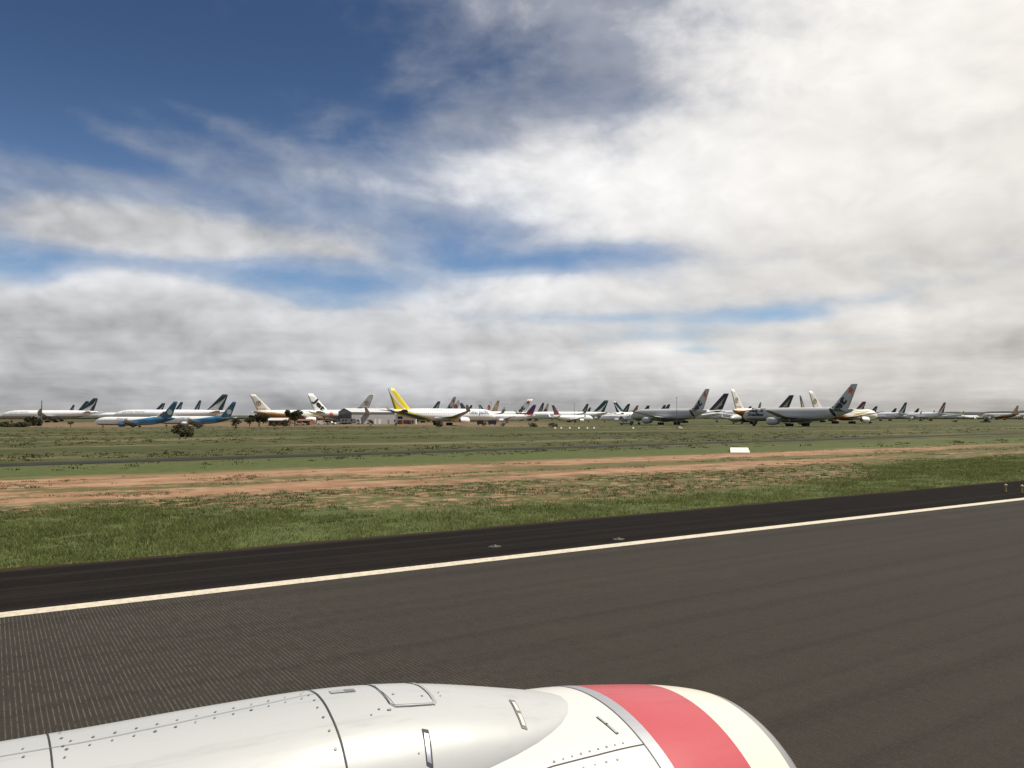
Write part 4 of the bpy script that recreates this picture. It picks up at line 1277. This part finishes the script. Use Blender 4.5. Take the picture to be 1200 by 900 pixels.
def hangar():
    Ln, Wd, he, hr = 35.0, 17.0, 6.6, 8.7
    c = W(412, 445)        # near corner between the gable end and the long side
    th = math.radians(-8)
    root = empty('hangar', (c.x, c.y, 0), th, 'grey metal hangar with dark gable end and pale roof left of the yellow fin', 'hangar')
    # local: long side along +x on y=0 (towards the camera), gable end on x=0
    sk = .42               # the gable end is turned a little towards the camera
    wl = MB()
    wl.box(0.1, Ln, 0, .2, 0, he); wl.box(0.1, Ln, Wd - .2, Wd, 0, he); wl.box(Ln - .2, Ln, .2, Wd - .2, 0, he)
    wl.build('wall', WALLC, root)
    MB().add([(0, 0, 0), (0, Wd, 0), (0, Wd, he), (0, Wd/2, hr), (0, 0, he), (.15, 0, 0), (.15, Wd, 0), (.15, Wd, he), (.15, Wd/2, hr), (.15, 0, he)],
             [(4,3,2,1,0), (5,6,7,8,9), (0,1,6,5), (0,5,9,4)]).build('gable_wall', GABLE, root)
    MB().add([(Ln, 0, he), (Ln, Wd, he), (Ln, Wd/2, hr)], [(0,1,2)]).build('gable_wall', GABLE, root)
    for s_ in (0, 1):
        y0, y1 = (-.5, Wd/2) if s_ == 0 else (Wd + .5, Wd/2)
        z0 = he - .5 * (hr - he) / (Wd/2)
        MB().add([(-.4, y0, z0 + .08), (Ln + .4, y0, z0 + .08), (Ln + .4, y1, hr + .08), (-.4, y1, hr + .08),
                  (-.4, y0, z0 + .22), (Ln + .4, y0, z0 + .22), (Ln + .4, y1, hr + .22), (-.4, y1, hr + .22)],
                 [(0,1,2,3),(7,6,5,4),(0,4,5,1),(0,3,7,4),(1,5,6,2)]).build('roof_slope', ROOF, root)
    for x in (8, 19): MB().box(x, x + 2.4, Wd/2 - .6, Wd/2 + .6, hr + .12, hr + .55).build('roof_vent', DARKOPEN if x == 8 else ROOF, root)
    for x, w, h, m in ((14.2, .9, 2.6, DOORW), (16.6, 1.5, 2.6, DOORW), (22.6, 1.0, 2.2, flat('door_grey', (.16,.16,.16), .6)), (26.6, 1.2, 1.3, flat('pane_dark', (.03,.035,.04), .2))):
        z = 0 if h > 1.5 else 1.1
        MB().box(x, x + w, -.06, -.004, z, z + h).build('door' if h > 1.5 else 'window', m, root)
    MB().box(-.05, -.004, Wd*.18, Wd*.82, 0, 5.4).build('sliding_door', flat('sliding_door_grey', (.085, .09, .095), .6), root)
    # turn so that the gable end shows to the left
    root.rotation_euler.z = math.radians(37)
hangar()

def shed(px, d, w, dp, he, hr, label, wall_m, roof_m, rz=0.0, holes=()):
    c = W(px, d)
    root = empty('shed', (c.x, c.y, ground_z(c.x, c.y)), rz, label, 'shed')
    MB().box(-w/2, w/2, -dp/2, dp/2, 0, he).build('wall', wall_m, root)
    MB().add([(-w/2-.3, -dp/2-.4, he+.02), (w/2+.3, -dp/2-.4, he+.02), (w/2+.3, 0, hr), (-w/2-.3, 0, hr), (w/2+.3, dp/2+.4, he+.02), (-w/2-.3, dp/2+.4, he+.02),
              (-w/2-.3, -dp/2-.4, he+.22), (w/2+.3, -dp/2-.4, he+.22), (w/2+.3, 0, hr+.2), (-w/2-.3, 0, hr+.2), (w/2+.3, dp/2+.4, he+.22), (-w/2-.3, dp/2+.4, he+.22)],
             [(0,1,2,3),(3,2,4,5),(9,8,7,6),(11,10,8,9),(0,6,7,1),(4,10,11,5),(1,7,8,2),(2,8,10,4),(0,3,9,6),(3,5,11,9)]).build('roof', roof_m, root)
    for x0, x1, z0, z1, nm, m in holes:
        MB().box(x0, x1, -dp/2 - .05, -dp/2 - .004, z0, z1).build(nm, m, root)
    return root
shed(327, 405, 9.0, 6.0, 2.5, 3.7, 'low brick shed with a white roof between the two dark trees', BRICK, ROOF, .1, ((-3.6, -2.2, 0, 2.1, 'door', DARKOPEN), (-1.2, .2, .9, 1.9, 'window', DARKOPEN), (1.6, 3.0, .9, 1.9, 'window', DARKOPEN)))
shed(358, 408, 6.2, 5.0, 2.2, 2.9, 'small brown shed just right of the dark round tree', flat('timber_brown', (.17,.085,.05), .9, vary=.2, vs=2), flat('rusty_roof', (.24,.12,.07), .8, vary=.2), -.05, ((-.4, 1.6, 0, 1.9, 'door', DARKOPEN),))
shed(476, 440, 11.0, 7.0, 5.2, 6.1, 'white cabin with dark opening under the yellow-finned tail', DOORW, ROOF, .05, ((-4.2, -1.6, 2.9, 4.2, 'window', DARKOPEN), (-4.4, 4.4, 0, 2.2, 'door', flat('roller_rust', (.16,.10,.07), .8))))

CARPAINT = {}
def vehicle(name, px, d, rz, label, cat, kind, col, group=None):
    c = W(px, d); pm = flat('paint_%s' % '_'.join(str(int(q*100)) for q in col), col, .3)
    root = empty(name, (c.x, c.y, ground_z(c.x, c.y)), rz, label, cat, group)
    glass = flat('vehicle_glass', (.02, .025, .03), .12)
    if kind == 'van':
        MB().prism([(-2.4,.35),(2.3,.35),(2.45,1.05),(1.75,1.25),(1.15,2.1),(-2.35,2.15)], -.95, .95).build('body', pm, root)
        L, wx, wr = 4.8, (-1.5, 1.5), .36
        MB().add([(1.72,-.85,1.32),(1.72,.85,1.32),(1.22,.8,2.0),(1.22,-.8,2.0)], [(0,1,2,3)]).build('windscreen', glass, root)
        for s_ in (-1, 1): MB().add([(1.45,s_*.96,1.3),(.5,s_*.96,1.3),(.5,s_*.96,1.9),(1.12,s_*.96,1.9)], [(0,1,2,3)]).build('side_window', glass, root)
    elif kind == 'ute':
        MB().prism([(-2.6,.45),(2.5,.45),(2.55,1.0),(1.35,1.12),(.75,1.75),(-.55,1.75),(-.75,1.1),(-2.6,1.1)], -.9, .9).build('body', pm, root)
        wx, wr = (-1.6, 1.6), .38
        for s_ in (-1, 1): MB().add([(1.15,s_*.905,1.14),(-.6,s_*.905,1.14),(-.5,s_*.905,1.66),(.72,s_*.905,1.66)], [(0,1,2,3)]).build('side_window', glass, root)
        MB().add([(1.32,-.8,1.16),(1.32,.8,1.16),(.8,.75,1.72),(.8,-.75,1.72)], [(0,1,2,3)]).build('windscreen', glass, root)
    else:   # box lorry
        MB().box(-5.4, 2.9, -1.2, 1.2, .95, 3.1).build('cargo_box', flat('lorry_box_grey', (.36,.36,.35), .5, vary=.15), root)
        for x in (-4.2, -2.6, .2): 
            for s_ in (-1, 1): MB().box(x, x + .9, s_*1.21 - .005, s_*1.21 + .005, 1.7, 2.6).build('side_window', glass, root)
        MB().prism([(3.0,.55),(5.3,.55),(5.4,1.5),(4.9,2.7),(3.0,2.8)], -1.15, 1.15).build('cab', pm, root)
        MB().add([(5.36,-1.0,1.6),(5.36,1.0,1.6),(4.94,.95,2.6),(4.94,-.95,2.6)], [(0,1,2,3)]).build('windscreen', glass, root)
        for s_ in (-1, 1): MB().add([(4.95,s_*1.156,1.6),(3.7,s_*1.156,1.6),(3.7,s_*1.156,2.5),(4.65,s_*1.156,2.5)], [(0,1,2,3)]).build('side_window', glass, root)
        MB().box(-5.2, 4.6, -.5, .5, .55, .92).build('chassis', TYRE, root)
        wx, wr = (-3.8, -2.7, 4.0), .5
    for x in wx:
        for s_ in (-1, 1):
            MB().tube((x, s_*.78, wr), (x, s_*1.0, wr), wr, n=14).build('wheel', TYRE, root)
vehicle('box_lorry', 411, 428, 0.05, 'long grey lorry with a white cab parked before the hangar', 'lorry', 'lorry', (.72,.72,.70))
vehicle('van', 377, 424, .3, 'white van standing left of the grey lorry, below the black-lettered fin', 'van', 'van', (.74,.74,.72))
vehicle('pickup', 388, 421, 2.9, 'white pickup parked between the white van and the grey lorry', 'pickup', 'ute', (.72,.72,.70))
vehicle('pickup', 395, 432, .2, 'white pickup close behind the tail of the grey lorry', 'pickup', 'ute', (.66,.66,.64))
vehicle('pickup', 352.5, 398, .1, 'cream pickup in front of the small brown shed', 'pickup', 'ute', (.75,.62,.45))

def cart(px, d, w, h, label, col, name='equipment_cart', rz=0.0, group=None):
    c = W(px, d)
    root = empty(name, (c.x, c.y, ground_z(c.x, c.y)), rz, label, 'equipment cart', group)
    m = flat('cart_%d_%d_%d' % tuple(int(q*100) for q in col), col, .6, vary=.15)
    b = MB(); b.box(-w/2, w/2, -.9, .9, .5, h); b.build('body', m, root)
    MB().box(-w/2 + .2, w/2 - .2, -.75, .75, h + .003, h + .18).build('lid', flat('cart_lid', (.12,.12,.12), .6), root)
    for i in range(3):
        x = -w/2 + w * (i + .5) / 3
        MB().box(x - w*.11, x + w*.11, -.93, -.904, .8, h - .3).build('panel', flat('cart_panel_dark', (.05,.05,.06), .5), root)
    for x in (-w*.32, w*.32):
        for s_ in (-1, 1): MB().tube((x, s_*.6, .3), (x, s_*.82, .3), .3, n=12).build('wheel', TYRE, root)
    MB().tube((w/2, 0, .5), (w/2 + 1.0, 0, .35), .05, n=6).build('tow_bar', METAL, root)
cart(563, 388, 3.2, 2.2, 'dark equipment cart under the nose of the yellow-finned airliner, left one', (.04,.045,.05))
cart(577, 386, 4.0, 2.3, 'blue equipment cart under the nose of the yellow-finned airliner, right one', (.05,.07,.16))
cart(470, 425, 2.0, 2.2, 'orange cart below the tail of the yellow-finned airliner', (.42,.16,.05))
cart(480, 428, 1.7, 2.0, 'red brown cart right of the orange cart', (.30,.08,.05))

def stairs():
    c = W(729, 392)
    root = empty('boarding_stairs', (c.x, c.y, 0), 0, 'boarding stairs on a truck standing at the nose of the left silver airliner', 'boarding stairs')
    # rises to the right
    n = 14; st = MB()
    for i in range(n):
        x = -2.0 + i * .42; z = .5 + i * .32
        st.box(x, x + .42, -.75, .75, z, z + .1)
    st.build('steps', METAL, root)
    for s_ in (-1, 1):
        MB().add([(-2.3, s_*.8, .3), (-1.9, s_*.8, .3), (4.1, s_*.8, 4.75), (3.7, s_*.8, 4.95), (-2.3, s_*.86, .3), (-1.9, s_*.86, .3), (4.1, s_*.86, 4.75), (3.7, s_*.86, 4.95)],
                 [(0,1,2,3),(7,6,5,4),(0,4,5,1),(1,5,6,2),(2,6,7,3),(3,7,4,0)]).build('side_rail', flat('rail_pale', (.50,.50,.49), .5), root)
        MB().tube((-2.0, s_*.83, 1.5), (3.9, s_*.83, 6.0), .05, n=6).build('handrail', MATS['rail_pale'], root)
    MB().box(3.7, 5.6, -.9, .9, 4.85, 5.0).build('platform', METAL, root)
    cn = MB()
    for s_ in (-.8, .8):
        cn.tube((5.5, s_, 5.0), (5.5, s_, 6.9), .05, n=6); cn.tube((3.8, s_, 5.0), (3.8, s_, 6.9), .05, n=6)
    cn.box(3.6, 5.7, -.95, .95, 6.9, 7.05); cn.build('canopy', flat('stairs_dark', (.10,.10,.11), .6), root)
    tr = MB(); tr.box(-1.2, 5.4, -.85, .85, .45, .95); tr.box(3.9, 5.4, -.85, .85, .95, 2.0); tr.build('truck', MATS['stairs_dark'], root)
    MB().box(.2, 2.6, -.9, -.86, .95, 1.55).build('locker', DOORW, root)
    MB().tube((4.6, 0, .9), (4.6, 0, 4.9), .18, n=8).build('support', METAL, root)
    for x in (-.2, 4.4):
        for s_ in (-1, 1): MB().tube((x, s_*.7, .45), (x, s_*.98, .45), .45, n=14).build('wheel', TYRE, root)
stairs()

# ================================================================= POLES, MARKERS, LIGHTS
def pole(px, d, h, label, r=.09, arm=True):
    c = W(px, d)
    root = empty('pole', (c.x, c.y, ground_z(c.x, c.y)), 0, label, 'pole')
    pm = flat('pole_steel', (.10,.10,.10), .6)
    MB().tube((0,0,0), (0,0,h), r, r*.55, 8).build('shaft', pm, root)
    MB().box(-.25, .25, -.25, .25, 0, .25).build('footing', flat('concrete', (.3,.29,.27), .9), root)
    if arm: MB().box(-.35, .35, -.06, .06, h - .02, h + .10).build('head', pm, root)
pole(793, 263, 10.3, 'thin dark pole standing in front of the left silver airliner', .10)
pole(673, 425, 11.2, 'thin dark pole in front of the right-facing brown-finned jet', .11)
pole(49, 470, 13.5, 'dark tapering mast rising above the airliner at the left edge', .42, False)

def gable_marker(px, d, w, h, dp, label, rz=0.0, group=None, src=[None]):
    c = W(px, d)
    root = empty('gable_marker', (c.x, c.y, ground_z(c.x, c.y)), rz, label, 'airfield marker', group)
    wm = flat('marker_white', (.80, .78, .70), .6, vary=.08, vs=2)
    k = .06
    MB().add([(-w/2,-dp/2,0),(w/2,-dp/2,0),(w/2-.1,0,h),(-w/2+.1,0,h),(-w/2,-dp/2+k,0),(w/2,-dp/2+k,0),(w/2-.1,k*.4,h-k),(-w/2+.1,k*.4,h-k)],
             [(0,1,2,3),(7,6,5,4),(0,4,5,1),(1,5,6,2),(2,6,7,3),(3,7,4,0)]).build('front_panel', wm, root)
    MB().add([(-w/2,dp/2,0),(w/2,dp/2,0),(w/2-.1,.03,h-.02),(-w/2+.1,.03,h-.02),(-w/2,dp/2-k,0),(w/2,dp/2-k,0),(w/2-.1,.03,h-k*1.5),(-w/2+.1,.03,h-k*1.5)],
             [(3,2,1,0),(4,5,6,7),(1,5,4,0),(2,6,5,1),(3,7,6,2),(0,4,7,3)]).build('rear_panel', wm, root)
    return root
gable_marker(865.5, 94.5, 2.25, .55, 1.3, 'white tent-shaped marker lying alone on the edge of the bare earth', -.10)
names = ['first', 'second', 'third', 'fourth', 'fifth', 'sixth']
for i, px in enumerate((650.5, 657.6, 667.6, 678.3, 688.2, 696)):
    gable_marker(px, 283, .60, .42, .5, '%s from the left in the row of small white markers on the field' % names[i], .1, 'row of white field markers')
gable_marker(742, 281, .6, .45, .5, 'small white marker on its own right of the row, below the stairs', .1, 'row of white field markers')
def board(px, d):
    c = W(px, d)
    root = empty('sign_board', (c.x, c.y, 0), .25, 'small leaning white and red board beside the thin dark pole', 'sign board')
    for x in (-.5, .5): MB().tube((x, .1, 0), (x, .1, .75), .04, n=6).build('leg', METAL, root)
    MB().add([(-.7,0,.25),(.7,0,.1),(.75,.15,.65),(-.65,.15,1.15),(-.7,.06,.25),(.7,.06,.1),(.75,.21,.65),(-.65,.21,1.15)],
             [(0,1,2,3),(7,6,5,4),(0,4,5,1),(1,5,6,2),(2,6,7,3),(3,7,4,0)]).build('panel', flat('board_pale', (.62,.55,.48), .5), root)
    MB().add([(-.7,-.012,.27),(.68,-.012,.12),(.69,.0,.25),(-.69,.02,.45)], [(0,1,2,3)]).build('stripe', flat('board_red', (.35,.08,.06), .5), root)
board(797.5, 259)
def runway_light(px, py, label):
    d = CAM_H * FPX / (py - 488); c = W(px, d, .05)
    root = empty('edge_light', c, 0, label, 'runway light', 'runway edge lights')
    MB().tube((0,0,0), (0,0,.03), .12, n=14).build('base', flat('light_base_dark', (.03,.03,.03), .8), root)
    MB().tube((0,0,.03), (0,0,.30), .05, n=8).build('stem', flat('light_yellow', (.40,.30,.07), .6), root)
    l = MB().lathe_x([(0,.05),(.04,.075),(.11,.075),(.14,.05),(.16,.001)], n=12).build('lens', flat('lens_pale', (.50,.42,.22), .3), root, True)
    l.rotation_euler = (0, -PI/2, 0); l.location = (0, 0, .30)
runway_light(1176, 577.5, 'small yellow runway light on the shoulder near the right edge, left one of two')
runway_light(1195, 578.5, 'small yellow runway light on the shoulder near the right edge, right one of two')
def pavement_lid(px, py, w, l, label):
    d = CAM_H * FPX / (py - 488); c = W(px, d, .052)
    root = empty('cover_plate', c, HEAD, label, 'cover plate')
    n = 20
    MB().add([(w*math.cos(2*PI*i/n), l*math.sin(2*PI*i/n), .012) for i in range(n)] + [(w*1.12*math.cos(2*PI*i/n), l*1.12*math.sin(2*PI*i/n), 0) for i in range(n)],
             [tuple(range(n))] + [(i, n+i, n+(i+1) % n, (i+1) % n) for i in range(n)]).build('plate', flat('plate_worn', (.05,.042,.033), .7, vary=.3, vs=8), root)
    MB().tube((0,0,.012), (0,0,.05), w*.35, w*.2, 12).build('fitting', flat('plate_metal', (.10,.09,.07), .6, .2), root)
pavement_lid(580, 641, .20, .15, 'worn metal cover set in the dark shoulder beyond the white line')
pavement_lid(724, 632.5, .20, .15, 'flat light fitting on the shoulder touching the white line')

# ================================================================= TREES AND SHRUBS
TRUNK = flat('bark', (.085,.065,.048), .95, vary=.3, vs=4)
LEAF1 = leaf_mat('leaf_dark', (.045,.052,.026), (.070,.076,.036), (.100,.098,.052))
LEAF2 = leaf_mat('leaf_olive', (.066,.066,.036), (.100,.094,.052), (.140,.122,.075))
def shrub(px, d, w, h, label, dense=900, trunk=.3, m=LEAF1, cat='bush', name='shrub', group='trees and bushes along the parking ground', sparse=.0):
    c = W(px, d)
    root = empty(name, (c.x, c.y, ground_z(c.x, c.y)), random.uniform(0, 6), label, cat, group)
    tb = MB(); r0 = .05 * w / 2 + .05
    limbs = []
    base_h = h * trunk
    if trunk > .15: tb.tube((0,0,-.1), (0,0,base_h), r0*1.3, r0, 7)
    for i in range(7):
        a = 2*PI*i/7 + random.uniform(-.4,.4); q = random.uniform(.35,.8)
        e = (w/2*q*math.cos(a), w/2*q*math.sin(a), base_h + (h - base_h) * (random.uniform(.35,.85) if trunk > .11 else random.uniform(.12,.72)))
        tb.tube((0,0,base_h*.9 if trunk > .15 else 0), e, r0*.6, r0*.2, 5); limbs.append(e)
    tb.build('trunk', TRUNK, root)
    # leaf clumps around the limb ends, uneven outline, gaps between them
    cl = []
    for e in limbs + [(0,0,h*.75)]:
        for k in range(4):
            cl.append((e[0]+random.gauss(0,w*.10), e[1]+random.gauss(0,w*.10), min(h*.93, max(base_h*.8 + .1, e[2]+random.gauss(0,h*(.09 if trunk > .11 else .16)))), random.uniform(.10,.20)*w))
    C = np.array(cl); n = dense
    ix = rng.integers(0, len(C), n)
    dv = rng.normal(0, 1, (n,3)); dv /= np.linalg.norm(dv, axis=1)[:,None]
    p = C[ix,:3] + dv * (C[ix,3] * rng.random(n)**.45)[:,None] * np.array([1,1,.8])
    p[:,2] = np.clip(p[:,2], .05, h)
    s = w * .045 * (.6 + .9 * rng.random(n))
    a = rng.normal(0,1,(n,3)); a /= np.linalg.norm(a,axis=1)[:,None]; b = np.cross(a, rng.normal(0,1,(n,3))); b /= np.linalg.norm(b,axis=1)[:,None]
    V = np.stack([p - a*s[:,None], p + b*s[:,None]*.6, p + a*s[:,None], p - b*s[:,None]*.6], 1).reshape(-1,3)
    big_mesh('crown', V, np.arange(4*n).reshape(-1,4), m, root)
shrub(346, 362, 7.4, 7.2, 'dark round tree standing right of the white-roofed shed', 2600, .32, LEAF1, 'tree', 'tree')
shrub(304, 372, 8.2, 5.6, 'wide dark tree in front of the orange-bellied airliner tail', 2400, .30, LEAF1, 'tree', 'tree')
shrub(293, 398, 5.4, 4.6, 'dark bush left of the wide dark tree', 1300, .2)
shrub(214, 165, 4.6, 2.5, 'grey green domed bush below the nearest blue tail, closest to the runway', 2600, .02, LEAF2)
shrub(277, 268, 3.6, 3.7, 'grey green bush right of the rear blue-tailed jet', 1200, .15, LEAF2)
shrub(40, 400, 8.5, 4.4, 'broad dark bush in front of the airliner at the left edge', 2600, .04)
shrub(24, 345, 7.0, 2.0, 'low bush left of the broad dark bush', 1500, .03, LEAF2)
shrub(6, 350, 7.0, 2.2, 'low bush at the very left edge of the field', 1500, .03, LEAF2)
shrub(83.5, 365, 2.7, 3.0, 'small round tree on the red earth at the far left', 700, .4, LEAF1, 'tree', 'tree')
shrub(434.5, 335, 3.0, 2.8, 'small dark bush in front of the hangar wall', 700, .12)
shrub(515, 335, 3.6, 2.5, 'squat dark bush below the belly of the yellow-finned airliner', 900, .05)
shrub(336, 352, 4.4, 3.0, 'scraggy bush in the grass before the dark round tree', 800, .1, LEAF2)
shrub(590, 340, 2.4, 1.6, 'low brown bush right of the blue cart', 400, .1, LEAF2)
shrub(567, 345, 1.6, 1.8, 'small dark bush in front of the dark cart', 400, .1)
shrub(464, 360, 1.8, 1.4, 'tiny bush at the edge of the red apron', 300, .1)
shrub(233, 270, 3.4, 1.9, 'thin bush just right of the twiggy bush', 600, .1, LEAF2)
shrub(1155, 560, 6.0, 2.2, 'low dark bush in the field before the small straw-finned jets', 600, .05)
shrub(1119, 600, 4.0, 1.6, 'small bush in the field left of the low dark bush', 400, .05)
shrub(322, 345, 3.0, 1.6, 'low scrub bush below the white-roofed shed', 400, .1, LEAF2)
shrub(648, 330, 4.2, 1.5, 'low weedy bush left of the row of white markers', 500, .05, LEAF2)
shrub(625, 325, 4.6, 1.6, 'low weedy bush in the centre of the field', 500, .05, LEAF2)

# far woodland strip and hills
def woodland():
    n = 26000
    a = np.radians(rng.uniform(50, 130, n)); r = rng.uniform(1350, 1900, n)
    X, Y = r*np.cos(a), r*np.sin(a)
    hh = (.6 + 2.2 * lumps(X, Y, .012, 41)) * rng.random(n)**.8
    s = rng.uniform(.8, 2.2, n); ang = rng.uniform(0, PI, n)
    bx, by = np.cos(ang)*s, np.sin(ang)*s
    A = np.stack([X-bx, Y-by, hh*.5], 1); B = np.stack([X+bx, Y+by, hh*.5], 1); Cc = np.stack([X+bx*.3, Y+by*.3, hh+.6], 1); D = np.stack([X, Y, hh*.2-.2], 1)
    V = np.stack([A, D, B, Cc], 1).reshape(-1,3)
    o = big_mesh('woodland', V, np.arange(4*n).reshape(-1,4), leaf_mat('woodland_leaf', (.040,.048,.026), (.060,.066,.034), (.080,.080,.045)))
    tag(o, 'far dark line of low bush along the horizon', 'woodland', kind='stuff')
woodland()
def hills():
    def sh(t, b):
        tc = t.new('ShaderNodeTexCoord')
        nz = t.noise(tc.outputs['Object'], .012, 5, .6)
        t.l.new(t.mix(nz, (.050, .060, .062), (.085, .090, .080)), b.inputs['Base Color'])  # scrub tone with the blue-grey haze of distance mixed into it
        b.inputs['Roughness'].default_value = 1; b.inputs['Specular IOR Level'].default_value = 0
    hm = mat('hill_scrub_haze', build=sh)
    def ridge(d, prof, depth):
        V, F = [], []
        px = np.linspace(prof[0][0], prof[-1][0], 160)
        hs = np.interp(px, [p[0] for p in prof], [p[1] for p in prof])
        for i, (x, h) in enumerate(zip(px, hs)):
            h = max(h * (1 + .03 * math.sin(x*.11) + .02 * math.sin(x*.31+1)), 0)
            for q, f in ((0, 0), (.25, .45), (.5, .85), (.75, 1.0), (1.0, .7), (1.5, 0)):
                dd = d + depth * q
                hh = h * f * (1 + .03 * math.sin(x*.12 + q*9))
                V.append(((x-600)/FPX*dd, dd, hh * dd / FPX - 1))
        for i in range(len(px)-1):
            for j in range(5): F.append((i*6+j, (i+1)*6+j, (i+1)*6+j+1, i*6+j+1))
        o = mesh_obj('hills', V, F, hm, smooth=True); tag(o, kind='structure')
    ridge(3200, [(985,0),(1020,3.5),(1060,5.2),(1100,6.2),(1125,6.9),(1150,6.2),(1175,3.6),(1200,2.4),(1260,1.5),(1340,0)], 900)
    ridge(7500, [(1080,0),(1130,3.5),(1160,6.0),(1190,7.4),(1230,7.8),(1300,5.5),(1420,0)], 2500)
    ridge(5200, [(-160,0),(-60,1.6),(60,2.0),(180,2.2),(300,1.9),(420,1.4),(520,1.0),(640,0)], 1500)
hills()

scene.view_settings.view_transform = 'Standard'
scene.view_settings.look = 'None'
scene.view_settings.gamma = 1
scene.view_settings.exposure = 0.22
scene.view_settings.use_curve_mapping = False
scene.render.engine = 'CYCLES'
scene.cycles.use_denoising = True
scene.cycles.max_bounces = 6
